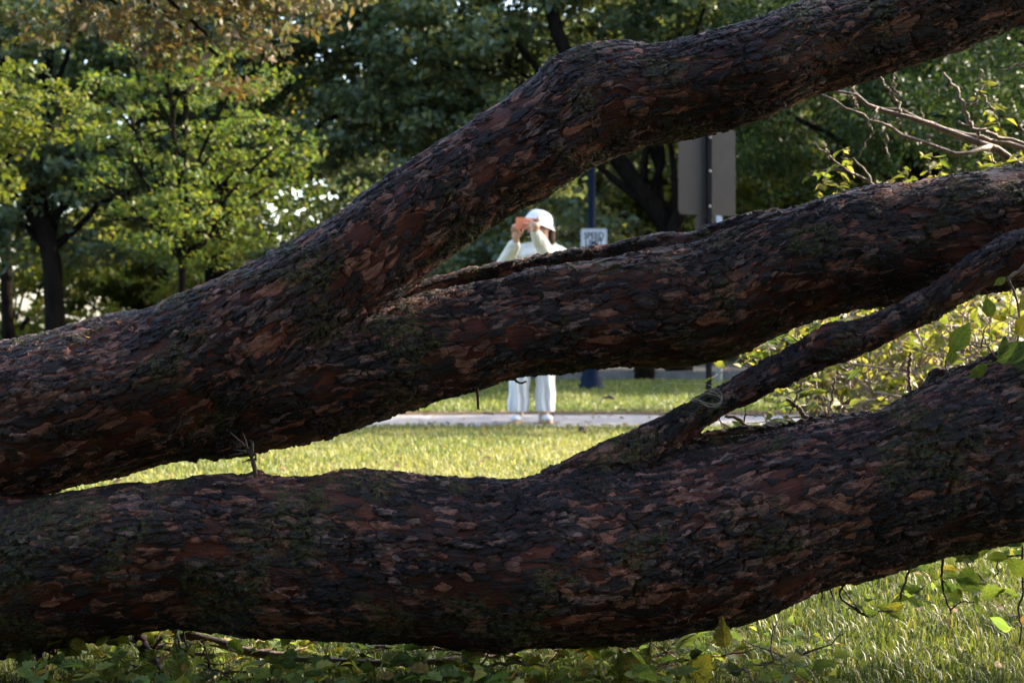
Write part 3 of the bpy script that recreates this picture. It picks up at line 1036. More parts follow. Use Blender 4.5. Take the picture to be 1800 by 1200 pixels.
sw, sh = 46 * dl / FPX, 0.41
sx, sy, sz = at(1044, dl - .08)[0], dl - .08, zz(402, dl - .08) - sh / 2
sign = empty('speed_limit_sign', (sx, sy, sz), 'small white speed limit sign fixed to the blue lamp post', 'road sign')
white = plain('sign_white', (0.55, 0.57, 0.60), 0.5, 0.1)
ink = plain('sign_ink', (0.03, 0.035, 0.05), 0.5)
v, f = rounded_plate(sw, sh, .004, .025)
mb = MB()
mb.add([(a + sx, b + sy, c + sz) for a, b, c in v], f)
mb.build('panel', white, sign, smooth=False)
bo, fo_ = rounded_plate(sw - .022, sh - .022, .001, .018)
bi, _ = rounded_plate(sw - .032, sh - .032, .001, .014)
m_ = len(bo) // 2
mb = MB()
mb.add([(a + sx, sy - .0035, c + sz) for a, _, c in bo[:m_]] + [(a + sx, sy - .0035, c + sz) for a, _, c in bi[:m_]],
       [(i, (i + 1) % m_, m_ + (i + 1) % m_, m_ + i) for i in range(m_)])
mb.build('border', ink, sign, smooth=False)
for body, dz in (('SPEED', .118), ('LIMIT', .028)):
    me = text_mesh(body, .083)
    me.materials.append(ink)
    o = link('lettering', me, sign)
    o.location = (sx, sy - .004, sz + dz)
    o.rotation_euler = (rad(90), 0, 0)
    o.scale = (1.1, 1.4, 1)
    o.matrix_parent_inverse = Matrix.Translation(-Vector((sx, sy, sz)))
steel = plain('bracket_steel', (0.25, 0.25, 0.26), .5, metal=.6)
for dz in (.12, -.12):
    mb = MB()
    mb.box((sx, sy + .035, sz + dz), (.115, .012, .03))
    mb.build('bracket', steel, sign, smooth=False)

dk = 16.5
bx = at(1246, dk)[0]
PHI = rad(27)
post = empty('sign_post', (bx, dk, 0), 'steel post carrying two road sign plates seen from behind', 'road sign')
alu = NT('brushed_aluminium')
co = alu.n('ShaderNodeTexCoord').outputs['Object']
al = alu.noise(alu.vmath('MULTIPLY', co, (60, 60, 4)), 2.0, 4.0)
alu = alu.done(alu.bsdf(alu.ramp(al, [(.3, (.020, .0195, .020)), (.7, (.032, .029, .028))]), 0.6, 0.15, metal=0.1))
rm = Matrix.Rotation(PHI, 4, 'Z')
zt, zb = zz(224, dk), zz(378, dk)


def plate_at(w, h, cx_off, cz, name, yoff):
    v, f = rounded_plate(w, h, .004, .05)
    mb = MB()
    mb.add([rm @ Vector((a + cx_off, b + yoff, c)) + Vector((bx, dk, cz)) for a, b, c in v], f)
    return mb.build(name, alu, post, smooth=False)


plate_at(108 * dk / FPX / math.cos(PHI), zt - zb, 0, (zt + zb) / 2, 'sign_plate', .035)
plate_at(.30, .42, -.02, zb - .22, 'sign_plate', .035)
mb = MB()
mb.box((bx, dk, zt / 2), (.062, .035, zt + .02), rot=rm.to_3x3())
mb.build('post', plain('dark_steel', (0.003, 0.004, 0.007), 0.8, 0.04, noise=(20.0, (0.006, 0.007, 0.010))), post, smooth=False)
bolt_steel = plain('bolt_steel', (0.3, 0.3, 0.3), .4, metal=.8)
for z in (zt - .12, (zt + zb) / 2, zb + .1):
    mb = MB()
    p = rm @ Vector((0, -.022, 0)) + Vector((bx, dk, z))
    mb.lathe(p, [(.014, -.012), (.014, .012)], 8)
    mb.build('bolt', bolt_steel, post)
# white pole at the road edge
px_ = at(1264, 19.2)
wp = MB()
wp.lathe((*px_, -.05), [(.042, 0), (.042, 2.6), (.03, 2.63)], 12)
tag(wp.build('marker_pole', plain('pale_pole_paint', (0.42, 0.46, 0.5), .5)), 'pale thin pole standing at the kerb beside the dark trunks', 'pole')

# ------------------------------------------------------------------ the person photographing
yp = 11.3
KX = yp / FPX


def Q(px, py, dy=0.0):
    """point on the person's picture plane, moved dy towards (-) or away from (+) the camera"""
    return Vector(((px - CX) * KX, yp + dy, EYE + (CY - py) * KX))


def cone(mb, a, b, ra, rb, seg=14):
    """capsule with two radii"""
    a, b = Vector(a), Vector(b)
    n = (b - a).normalized()
    pts, rr = [], []
    for k in range(4):
        t = math.radians(-85 + k * 28)
        pts.append(a + n * math.sin(t) * ra)
        rr.append(math.cos(t) * ra)
    for k in range(4):
        t = math.radians(1 + k * 28)
        pts.append(b + n * math.sin(t) * rb)
        rr.append(math.cos(t) * rb)
    mb.tube(pts, rr, seg)


def ball(mb, c, s, rot=None, seg=16):
    prof = []
    for k in range(9):
        t = math.radians(-88 + k * 22)
        prof.append((math.cos(t), math.sin(t)))
    v, f = [], []
    sub = MB()
    sub.lathe((0, 0, 0), prof, seg)
    vv = [Vector((p[0] * s[0], p[1] * s[1], p[2] * s[2])) for p in sub.v]
    if rot is not None:
        vv = [rot @ p for p in vv]
    mb.add([p + Vector(c) for p in vv], sub.f)


def chain(mb, pts, rr, seg=12):
    for i in range(len(pts) - 1):
        cone(mb, pts[i], pts[i + 1], rr[i], rr[i + 1], seg)


person = empty('person', (Q(937, 745).x, yp, 0), 'person in cream sweater, white trousers and white hat holding up a phone', 'person')
skin = plain('skin', (0.50, 0.29, 0.21), 0.5, 0.4, noise=(25.0, (0.55, 0.32, 0.24)))
wool = NT('cream_wool')
co = wool.n('ShaderNodeTexCoord').outputs['Object']
wool = wool.done(wool.bsdf((0.66, 0.64, 0.56), 0.9, 0.05, wool.bump(wool.math('ADD', wool.noise(co, 14.0, 3.0), wool.math('MULTIPLY', wool.noise(co, 160.0, 2.0), .15)), 0.03)))
cotton = NT('white_cotton')
co = cotton.n('ShaderNodeTexCoord').outputs['Object']
cotton = cotton.done(cotton.bsdf((0.60, 0.595, 0.59), 0.9, 0.05, cotton.bump(cotton.noise(cotton.vmath('MULTIPLY', co, (13., 13., 3.)), 1.0, 3.0), 0.05)))

HEAD = Q(953, 403, -.02)
NECK = Q(958, 432, .02)
SL, SR = Q(901, 447, .03), Q(986, 449, .04)          # shoulders, left and right in the picture
EL_, ER_ = Q(879, 482, -.10), Q(968, 463, -.19)        # elbows
WL, WR = Q(906, 430, -.27), Q(939, 413, -.33)          # wrists
HIPL, HIPR = Q(921, 562, .02), Q(957, 562, .02)
KNL, KNR = Q(913, 652, .0), Q(958, 652, .0)
ANL, ANR = Q(910, 733, .02), Q(957, 733, .02)
PH = Q(926, 399, -.36)                                   # phone centre

b = MB()
hr = Matrix.Rotation(rad(-22), 3, 'Z')                   # head turned a little to the phone


def hd(x, y, z):
    return HEAD + hr @ Vector((x, y, z))


ball(b, hd(0, .012, .025), (.075, .093, .098), hr)
ball(b, hd(0, -.018, -.045), (.058, .068, .072), hr)     # jaw
ball(b, hd(0, -.052, -.088), (.024, .022, .020), hr)     # chin
cone(b, hd(0, -.084, .012), hd(0, -.102, -.022), .008, .013)   # nose
ball(b, hd(0, -.078, -.056), (.024, .011, .011), hr)     # lips
for s in (-1, 1):
    ball(b, hd(s * .076, .012, -.005), (.010, .020, .032), hr)  # ears
    ball(b, hd(s * .045, -.058, -.02), (.024, .022, .022), hr)  # cheeks
cone(b, NECK + Vector((0, .01, -.06)), hd(0, .025, -.06), .052, .05)
CHEST, WAIST = Q(941, 478, .04), Q(939, 528, .03)
cone(b, CHEST, WAIST, .10, .085)
cone(b, WAIST, (HIPL + HIPR) / 2, .085, .105)
chain(b, [NECK, SL, EL_, WL], [.05, .042, .035, .025])
chain(b, [NECK, SR, ER_, WR], [.05, .042, .035, .025])
chain(b, [HIPL, KNL, ANL], [.075, .05, .036])
chain(b, [HIPR, KNR, ANR], [.075, .05, .036])
for an in (ANL, ANR):
    cone(b, an + Vector((0, .02, -.045)), an + Vector((0, -.1, -.055)), .032, .026)
# hand at the left of the phone: palm below its lower left corner, fingers behind and thumb under it
palmL = Q(907, 418, -.31)
cone(b, WL, palmL, .024, .030)
ball(b, palmL, (.036, .021, .034))


def finger(pts, r0, r1):
    chain(b, pts, [r0 + (r1 - r0) * i / (len(pts) - 1) for i in range(len(pts))], 8)


for k, (dx, dz, ln) in enumerate(((-.027, .020, .052), (-.010, .027, .050), (.008, .027, .044), (.022, .022, .036))):
    r_ = palmL + Vector((dx, -.004, dz))
    finger([r_, r_ + Vector((-.004, -.026, ln * .45)), r_ + Vector((0, -.030, ln * .85)), r_ + Vector((.006, -.022, ln * 1.15))], .0095, .0075)
finger([palmL + Vector((.024, -.004, -.004)), palmL + Vector((.044, -.012, .018)), palmL + Vector((.052, -.020, .040))], .012, .009)
# hand across the right end of the phone: fingers lie over its camera side
palmR = Q(940.5, 402, -.375)
cone(b, WR, palmR, .024, .028)
ball(b, palmR + Vector((0, 0, -.004)), (.030, .019, .034), Matrix.Rotation(rad(25), 3, 'Y'))
for k, (dx, dz, ex, ez) in enumerate(((-.016, .022, -.062, .030), (-.024, .006, -.068, .010), (-.024, -.010, -.058, -.010), (-.018, -.024, -.044, -.026))):
    r_ = palmR + Vector((dx, -.006, dz))
    finger([r_, r_ + Vector((ex * .4, -.014, ez * .4)), r_ + Vector((ex * .8, -.012, ez * .75)), r_ + Vector((ex, -.006, ez))], .0095, .0075)
finger([palmR + Vector((.018, .0, .020)), palmR + Vector((.024, -.006, .045)), palmR + Vector((.012, -.004, .064))], .012, .009)
me = remesh(b, 0.0065, 3)
me.materials.append(skin)
me.polygons.foreach_set('use_smooth', np.ones(len(me.polygons), bool))
link('body', me, person)

b = MB()     # sweater
cone(b, Q(941, 470, .04), Q(939, 545, .03), .145, .145, 20)
cone(b, SL + Vector((.02, 0, -.01)), SR + Vector((-.02, 0, -.01)), .072, .072)
ball(b, Q(942, 462, .035), (.17, .11, .13))
chain(b, [SL, EL_, WL + (EL_ - WL) * .12], [.072, .076, .054])
cone(b, NECK + Vector((0, .01, -.02)), SL, .075, .072)
cone(b, NECK + Vector((0, .01, -.02)), SR, .075, .072)
ball(b, Q(943, 452, .0), (.14, .12, .085))
chain(b, [SR, ER_, WR + (ER_ - WR) * .16], [.072, .076, .052])
cone(b, WL + (EL_ - WL) * .05, WL + (EL_ - WL) * .16, .042, .044)
cone(b, WR + (ER_ - WR) * .03, WR + (ER_ - WR) * .2, .042, .046)
cone(b, Q(957, 440, .02), Q(957, 427, .012), .068, .060)     # roll neck
ball(b, Q(939, 548, .03), (.165, .12, .05))
me = remesh(b, 0.010, 4)
me.materials.append(wool)
me.polygons.foreach_set('use_smooth', np.ones(len(me.polygons), bool))
link('sweater', me, person)

b = MB()     # wide trousers
ball(b, Q(939, 560, .03), (.155, .115, .10))


def leg(top, knee, hem, rt, rk, rh):
    pts, rr = [], []
    for i in range(9):
        t = i / 8
        p = top.lerp(knee, t * 2) if t < .5 else knee.lerp(hem, t * 2 - 1)
        pts.append(p)
        r = rt + (rk - rt) * t * 2 if t < .5 else rk + (rh - rk) * (t * 2 - 1) ** .8
        rr.append(r)
    b.tube(pts, rr, 22)


leg(HIPL, Q(914, 650, 0), Q(911, 723, .01), .10, .080, .087)
leg(HIPR, Q(959, 650, 0), Q(958, 722, .01), .10, .076, .083)
me = remesh(b, 0.009, 3)
me.materials.append(cotton)
n_ = len(me.vertices)
cc = np.empty(n_ * 3, np.float32)
me.vertices.foreach_get('co', cc)
cc = cc.reshape(-1, 3)
foldw = np.clip((1.0 - cc[:, 2]) / .8, 0, 1)
cc[:, 1] += np.sin(cc[:, 0] * 95 + cc[:, 2] * 6) * .011 * foldw          # hanging folds
cc[:, 0] += np.sin(cc[:, 2] * 34 + cc[:, 0] * 18) * .004 * foldw
me.vertices.foreach_set('co', cc.ravel())
me.polygons.foreach_set('use_smooth', np.ones(n_ and len(me.polygons), bool))
link('trousers', me, person)

shoe = plain('shoe_white', (0.50, 0.49, 0.48), 0.6)
sole = plain('shoe_sole', (0.42, 0.24, 0.13), 0.7)
for an, tw in ((ANL, -.12), (ANR, .22)):
    rz = Matrix.Rotation(tw, 3, 'Z')
    base = Vector((an.x, an.y, 0.0))
    b = MB()
    ball(b, base + rz @ Vector((0, -.085, .045)), (.046, .085, .034), rz)
    ball(b, base + rz @ Vector((0, .03, .055)), (.042, .06, .048), rz)
    cone(b, base + rz @ Vector((0, .03, .06)), base + rz @ Vector((0, .035, .11)), .042, .04)
    me = remesh(b, 0.007, 3)
    me.materials.append(shoe)
    me.polygons.foreach_set('use_smooth', np.ones(len(me.polygons), bool))
    so = link('shoe', me, person)
    b = MB()
    v = []
    for k in range(20):
        a = 2 * math.pi * k / 20
        v.append((math.cos(a) * .048, math.sin(a) * .135 - .035))
    vv = [base + rz @ Vector((x, y, z)) for z in (.002, .024) for x, y in v]
    b.add(vv, [tuple(range(20))[::-1], tuple(range(20, 40))] + [(i, (i + 1) % 20, 20 + (i + 1) % 20, 20 + i) for i in range(20)])
    so2 = b.build('sole', sole, None)
    so2.parent = so

# hat: bell shape, brim dipping to the right
hat = plain('hat_white', (0.68, 0.68, 0.69), 0.8, 0.05, bump=(60.0, 0.002))
b = MB()
hrot = (Matrix.Rotation(rad(17), 3, 'Y') @ Matrix.Rotation(rad(-6), 3, 'X'))
hc = Q(947.5, 391, -.01)
b.lathe(hc, [(r_h, z_h) for r_h, z_h in [(.146, -.040), (.134, -.024), (.121, -.006), (.111, .018), (.105, .036), (.097, .054), (.082, .073), (.060, .087), (.030, .095), (.004, .097),
             (.004, .092), (.030, .090), (.058, .082), (.079, .068), (.093, .050), (.100, .033), (.107, .015), (.118, -.008), (.131, -.026), (.143, -.041)]], 32, rot=hrot, cap=False)
link('hat', b.mesh('hat', hat), person)
hairm = NT('dark_hair')
co = hairm.n('ShaderNodeTexCoord').outputs['Object']
hf = hairm.noise(hairm.vmath('MULTIPLY', co, (120., 120., 6.)), 1.0, 3.0)
hairm = hairm.done(hairm.bsdf(hairm.ramp(hf, [(.3, (.012, .006, .004)), (.7, (.045, .018, .010))]), .55, .2, hairm.bump(hf, .01)))
b = MB()
ball(b, hd(0, .03, .03), (.084, .088, .092), hr)
for k in range(26):
    a = rad(-20 + 220 * k / 25)
    p0 = hd(math.cos(a) * .078, .03 + math.sin(a) * .075, .02)
    p1 = hd(math.cos(a) * .074, .035 + math.sin(a) * .080, -.06)
    p2 = hd(math.cos(a) * (.072 + R.uniform(0, .015)), .04 + math.sin(a) * .075, -.095 - R.uniform(0, .025))
    chain(b, [p0, p1, p2], [.020, .020, .010], 8)
me = remesh(b, 0.007, 1)
me.materials.append(hairm)
me.polygons.foreach_set('use_smooth', np.ones(len(me.polygons), bool))
link('hair', me, person)
for s in (-1, 1):
    b = MB()
    ball(b, hd(s * .031, -.074, .010), (.014, .008, .009), hr, 10)
    e = b.build('eye', plain('eye', (0.05, 0.03, 0.025), .2), person)
b = MB()
ball(b, hd(0, -.088, -.056), (.021, .005, .007), hr, 10)
b.build('mouth', plain('lip', (0.42, 0.15, 0.13), .4), person)
b = MB()
b.lathe(hd(.083, .012, -.032), [(.001, -.004), (.0045, 0), (.001, .004)], 8)
b.build('earring', plain('pearl', (.8, .8, .78), .2), person)

# phone in a coral case
pr = Matrix.Rotation(rad(3), 3, 'Y') @ Matrix.Rotation(rad(8), 3, 'Z')
phone = empty('phone', tuple(PH), 'phone in a coral case held sideways in front of the face', 'phone')
v, f = rounded_plate(.180, .092, .011, .013)
b = MB()
b.add([pr @ Vector(p) + PH for p in v], f)
b.build('case', plain('coral_case', (0.72, 0.24, 0.13), 0.5), phone, smooth=False)
v, f = rounded_plate(.166, .079, .002, .009)
b = MB()
b.add([pr @ (Vector(p) + Vector((0, .0062, 0))) + PH for p in v], f)
b.build('screen', plain('dark_screen', (0.01, 0.01, 0.012), 0.1), phone, smooth=False)
v, f = rounded_plate(.036, .036, .003, .008)
b = MB()
b.add([pr @ (Vector(p) + Vector((.060, -.0066, .020))) + PH for p in v], f)
b.build('camera_plate', plain('case_plate', (0.66, 0.36, 0.27), 0.35), phone, smooth=False)
for (x, z) in ((.051, .029), (.069, .029), (.060, .012)):
    b = MB()
    b.lathe(pr @ Vector((x, -.0095, z)) + PH, [(.0085, -.003), (.0085, .002), (.006, .003)], 14, rot=Matrix.Rotation(rad(90), 3, 'X'))
    b.build('camera_lens', plain('lens_glass', (0.008, 0.008, 0.01), 0.15), phone)


# ------------------------------------------------------------------ broken branches, leaves and twigs
def leaf_shape(kind, bend, fold, seed):
    """one leaf along +y, unit length, normal +z; 'ovate' or 'lobed'"""
    rr = random.Random(seed)
    st = {'ovate': [(0.0, .02), (.10, .15), (.25, .27), (.42, .31), (.60, .26), (.78, .15), (.90, .06), (1.0, .004)],
          'lobed': [(0.0, .03), (.08, .16), (.18, .38), (.27, .30), (.42, .42), (.52, .29), (.68, .30), (.78, .16), (.90, .11), (1.0, .004)]}[kind]
    v, f = [], []
    for (y, w) in st:
        z = -bend * y * y
        w *= rr.uniform(.9, 1.1)
        v.append((0, y, z - .015))
        v.append((w * math.cos(fold), y + (.05 if kind == 'lobed' and w > .3 else 0), z + w * math.sin(fold) + rr.uniform(-.02, .02)))
        v.append((-w * math.cos(fold), y + (.05 if kind == 'lobed' and w > .3 else 0), z + w * math.sin(fold) + rr.uniform(-.02, .02)))
    n = len(st)
    for i in range(n - 1):
        a, b = 3 * i, 3 * i + 3
        f.append((a, a + 1, b + 1, b))
        f.append((a + 2, a, b, b + 2))
    # stalk
    k = len(v)
    v += [(.010, 0, -.015), (-.010, 0, -.015), (-.008, -.28, .03), (.008, -.28, .03)]
    f.append((k, k + 1, k + 2, k + 3))
    return v, f


LEAF = {}
for mat in ('fallen_leaf', 'lit_leaf'):
    for kind in ('ovate', 'lobed'):
        for q, (bd, fd) in enumerate(((.16, .35), (.42, .55), (-.22, .22))):
            v, f = leaf_shape(kind, bd, fd, q + 3)
            b = MB()
            b.add(v, f)
            LEAF[mat, kind, q] = b.mesh('leaf', M[mat])
LEAFG = {k: leaf_shape(k, .18, .3, 9) for k in ('ovate', 'lobed')}


def leaf_matrix(pos, d, nrm, size):
    y = Vector(d).normalized()
    z = Vector(nrm) - y * Vector(nrm).dot(y)
    if z.length < 1e-4:
        z = y.orthogonal()
    z.normalize()
    x = y.cross(z)
    m = Matrix((x, y, z)).transposed() * size
    m = m.to_4x4()
    m.translation = Vector(pos)
    return m


def rand_dir(zlo=-.6, zhi=.5):
    a = R.uniform(0, 2 * math.pi)
    return Vector((math.cos(a), math.sin(a), R.uniform(zlo, zhi))).normalized()


def put_leaf(root, pos, size, kind='ovate', mat='fallen_leaf', d=None, nrm=None):
    d = d or rand_dir()
    nrm = nrm or Vector((R.gauss(0, .6), R.gauss(-.35, .6), 1))
    o = bpy.data.objects.new('leaf', LEAF[mat, kind, R.randrange(3)])
    C.objects.link(o)
    o.parent = root
    o.matrix_parent_inverse = Matrix.Translation(-Vector(root.location))
    o.matrix_basis = leaf_matrix(pos, d, nrm, size)
    return o


def leaf_mass(root, spots, kind, mat):
    """many small leaves as one part"""
    if not spots:
        return
    gv, gf = LEAFG[kind]
    gv = np.array(gv)
    gf = np.array(gf)
    V, F = [], []
    for i, (pos, size, d, nrm) in enumerate(spots):
        m = np.array(leaf_matrix(pos, d, nrm, size))
        V.append(gv @ m[:3, :3].T + m[:3, 3])
        F.append(gf + i * len(gv))
    o = link('foliage', fast_mesh('foliage', np.concatenate(V), np.concatenate(F), M[mat]), root)
    o['kind'] = 'stuff'


def px_path(rows, n=14, wob=0.0):
    """(px,py,d) rows -> smooth points in space"""
    c = catmull([tuple(P(*r)) for r in rows], n)
    pts = [Vector(p) for p in c]
    if wob:
        for p in pts[1:-1]:
            p += Vector((R.gauss(0, wob), R.gauss(0, wob), R.gauss(0, wob)))
    return pts


def stem_part(root, paths, mat, name='stem', wob=0.002):
    """paths: (rows, r0, r1) in px and metres, joined into one stem; returns its points"""
    mb = MB()
    allp = []
    for rows, r0, r1 in paths:
        pts = px_path(rows, 16, wob)
        rr = [r0 + (r1 - r0) * i / (len(pts) - 1) for i in range(len(pts))]
        rr = [r * R.uniform(.88, 1.15) for r in rr]
        mb.tube(pts, rr, 7)
        allp.append(pts)
    return mb, allp


def sprig(mb, a, d, L, r, depth=1):
    """a crooked side twig; returns the leaf spots"""
    pts = [Vector(a)]
    dd = Vector(d).normalized()
    n = 5
    for i in range(n):
        dd = (dd + Vector((R.gauss(0, .25), R.gauss(0, .25), R.gauss(0, .22)))).normalized()
        pts.append(pts[-1] + dd * L / n)
    mb.tube(pts, [r * (1 - .7 * i / n) for i in range(n + 1)], 5)
    spots = [(pts[i], (pts[i] - pts[i - 1]).normalized()) for i in range(2, n + 1)]
    if depth > 0:
        for i in (2, 3, 4):
            if R.random() < .75:
                q = (pts[i] - pts[i - 1]).normalized()
                e = (q + rand_dir(-.5, .7) * .9).normalized()
                spots += sprig(mb, pts[i], e, L * R.uniform(.35, .6), r * .6, depth - 1)
    return spots


# bare twiggy branch at the upper right
D5 = 5.6
tb = empty('fallen_branch', tuple(P(1800, 285, D5)), 'bare crooked branch with sunlit twigs and few leaves at the upper right', 'branch')
mb, ap = stem_part(tb, [
    ([(1452, 158, D5), (1500, 172, D5), (1560, 196, D5), (1640, 222, D5), (1720, 252, D5), (1800, 288, D5), (1960, 350, D5)], .004, .019),
    ([(1440, 165, 5.5), (1490, 188, 5.5), (1530, 210, 5.5), (1560, 228, 5.5), (1620, 248, 5.5), (1680, 270, 5.5), (1715, 268, 5.5), (1740, 258, 5.55)], .003, .010),
    ([(1535, 188, 5.7), (1600, 200, 5.7), (1660, 228, 5.7), (1720, 240, 5.7), (1800, 262, 5.7), (1950, 300, 5.7)], .004, .013),
    ([(1685, 214, 5.5), (1720, 226, 5.5), (1760, 240, 5.5), (1860, 268, 5.5)], .005, .009),
    ([(1583, 198, D5), (1574, 176, D5), (1560, 155, D5), (1541, 136, D5)], .006, .003),
    ([(1566, 168, D5), (1571, 148, D5), (1573, 122, D5)], .004, .002),
    ([(1574, 176, D5), (1582, 166, D5), (1572, 155, D5)], .004, .002),
    ([(1718, 240, D5), (1705, 210, D5), (1690, 178, D5), (1676, 152, D5), (1659, 128, D5)], .009, .004),
    ([(1700, 186, D5), (1714, 178, D5), (1724, 152, D5), (1727, 140, D5), (1722, 122, D5)], .006, .003),
    ([(1722, 166, D5), (1740, 186, D5), (1746, 206, D5), (1760, 230, D5)], .004, .003),
    ([(1527, 212, 5.5), (1528, 232, 5.5), (1524, 250, 5.5), (1510, 276, 5.5)], .003, .0015),
    ([(1552, 226, 5.5), (1559, 244, 5.5), (1558, 266, 5.5), (1567, 282, 5.5)], .004, .002),
    ([(1498, 172, D5), (1498, 160, D5), (1499, 146, D5)], .004, .003),
    ([(1507, 192, 5.5), (1502, 178, 5.5), (1496, 168, 5.5)], .004, .003),
    ([(1633, 246, 5.5), (1634, 236, 5.5)], .003, .002),
    ([(1540, 214, 5.5), (1537, 200, 5.5), (1548, 190, 5.6)], .003, .002),
    ([(1584, 220, 5.5), (1578, 206, 5.5)], .003, .0015),
    ([(1760, 130, 5.5), (1788, 114, 5.5), (1830, 120, 5.5)], .003, .005),
    ([(1790, 220, 5.5), (1830, 250, 5.5)], .003, .005),
], 'twig_pale', wob=.006)
mt = mb
for pts in ap[:3]:
    for i in range(2, len(pts) - 2, 2):
        if R.random() < .75:
            sprig(mt, pts[i], Vector((R.gauss(0, .6), R.gauss(0, .6), R.gauss(.4, .7))), R.uniform(.03, .09), .0028, 0)
mt.build('stem', M['twig'], tb)
for (px, py, n, sp) in ((1735, 150, 6, 14), (1745, 182, 4, 10), (1708, 176, 5, 10), (1745, 212, 8, 14), (1762, 228, 5, 12), (1733, 275, 5, 20), (1790, 275, 6, 14), (1700, 262, 3, 12)):
    for _ in range(n):
        put_leaf(tb, P(px + R.gauss(0, sp * .6), py + R.gauss(0, sp * .6), D5 + R.gauss(0, .03)), R.uniform(.035, .06), 'ovate', 'lit_leaf')

# leafy sprouts above the middle limb
for (x, y, lb, rows, lv) in (
        (1535, 340, 'sunlit leafy sprout with curled leaves on the middle limb below the bare branch',
         [([(1542, 345, 5.0), (1525, 320, 5.0), (1500, 305, 5.0), (1480, 292, 5.0), (1440, 262, 5.0), (1426, 250, 5.0)], .006, .002), ([(1530, 325, 5.0), (1522, 300, 5.0), (1500, 282, 5.0), (1478, 276, 5.0)], .004, .002),
          ([(1500, 304, 5.0), (1476, 298, 5.0), (1448, 300, 5.0), (1420, 306, 5.0)], .004, .002), ([(1458, 282, 5.0), (1452, 262, 5.0), (1447, 250, 5.0)], .003, .002)],
         [(1485, 262, 4), (1490, 290, 4), (1465, 300, 6), (1450, 325, 8), (1475, 328, 7), (1430, 302, 4), (1545, 322, 7), (1560, 330, 4), (1440, 340, 4)]),
        (1640, 318, 'small upright sprout of pale leaves on the middle limb further right',
         [([(1636, 325, 5.0), (1635, 305, 5.0), (1632, 282, 5.0)], .004, .002)], [(1632, 280, 4), (1645, 282, 3), (1648, 298, 4), (1645, 312, 5), (1630, 305, 2)]),
        (1590, 330, 'single pointed leaf sprout between two leafy sprouts on the middle limb',
         [([(1585, 332, 5.0), (1590, 318, 5.0), (1600, 300, 5.0)], .003, .0015)], [(1598, 305, 3), (1604, 324, 4), (1588, 328, 3)]),
        (1750, 300, 'leafy sprout at the right edge just above the middle limb',
         [([(1752, 305, 5.0), (1745, 280, 5.0), (1738, 262, 5.0)], .004, .002)], [(1740, 270, 5), (1752, 290, 5), (1790, 285, 6), (1770, 295, 4), (1728, 290, 4)])):
    sp = empty('leafy_sprout', tuple(P(x, y, 5.0)), lb, 'sprout', 'sprouts along the middle limb')
    mb, ap = stem_part(sp, rows, 'twig_pale', wob=.003)
    mb.build('stem', M['twig'], sp)
    for (px, py, n) in lv:
        for _ in range(n):
            put_leaf(sp, P(px + R.gauss(0, 6), py + R.gauss(0, 6), 5.0 + R.gauss(0, .03)), R.uniform(.03, .055), 'ovate', 'lit_leaf')

# the sunlit thicket of broken branches between the right-hand limbs
for ti, (bpx, d, lb, tips) in enumerate((
        (1470, 5.3, 'leafy broken branch at the left end of the sunlit thicket', ((1370, 590), (1410, 600), (1440, 690), (1400, 720), (1500, 640), (1530, 660), (1350, 605))),
        (1590, 5.6, 'leafy broken branch in the middle of the sunlit thicket', ((1500, 620), (1560, 560), (1620, 600), (1540, 690), (1640, 650), (1480, 680), (1590, 580))),
        (1690, 6.0, 'leafy broken branch at the back of the sunlit thicket', ((1600, 570), (1660, 530), (1700, 560), (1740, 600), (1640, 620), (1680, 640), (1560, 600))),
        (1790, 5.5, 'leafy broken branch at the right end of the sunlit thicket', ((1700, 580), (1760, 530), (1790, 580), (1720, 620), (1820, 600), (1680, 610), (1770, 640))),
        (1640, 7.0, 'leafy broken branch farthest back in the sunlit thicket', ((1550, 560), (1610, 540), (1680, 545), (1740, 540), (1790, 560), (1640, 600), (1500, 600), (1440, 590), (1390, 580))))):
    gp = Vector((at(bpx, d)[0], d, 0.0))
    tk = empty('thicket_branch', tuple(gp), lb, 'branch', 'broken branches of the thicket')
    mb = MB()
    fork = P(bpx - 10, 780, d)
    mb.tube([gp + Vector((0, 0, -.02)), gp.lerp(fork, .5) + Vector((.03, 0, 0)), fork], [.022, .019, .016], 8)
    spots = []
    for (px, py) in tips:
        e = P(px, py, d + R.gauss(0, .25))
        pts, rr = limb_curve(fork, e, .012, .004, .08, .35, 8)
        mb.tube(pts, rr, 6)
        for i in range(2, 8):
            for _ in range(2):
                spots += sprig(mb, pts[i], Vector((R.gauss(0, 1), R.gauss(0, .7), R.gauss(.2, .8))), R.uniform(.12, .30), .0045, 1)
    mb.build('stem', M['twig_pale' if ti != 2 else 'twig'], tk)
    R.shuffle(spots)
    for (p, q) in spots[:10]:
        put_leaf(tk, p, R.uniform(.05, .075), 'ovate', 'lit_leaf')
    mass = []
    for (p, q) in spots[10:]:
        if R.random() < .42:
            for _ in range(R.choice((1, 1, 2))):
                mass.append((p + Vector((R.gauss(0, .015), R.gauss(0, .015), R.gauss(0, .015))), R.uniform(.03, .06), (q + rand_dir() * .8).normalized(), Vector((R.gauss(0, .7), R.gauss(0, .7), 1))))
    leaf_mass(tk, mass[:1500], 'ovate', 'lit_small')

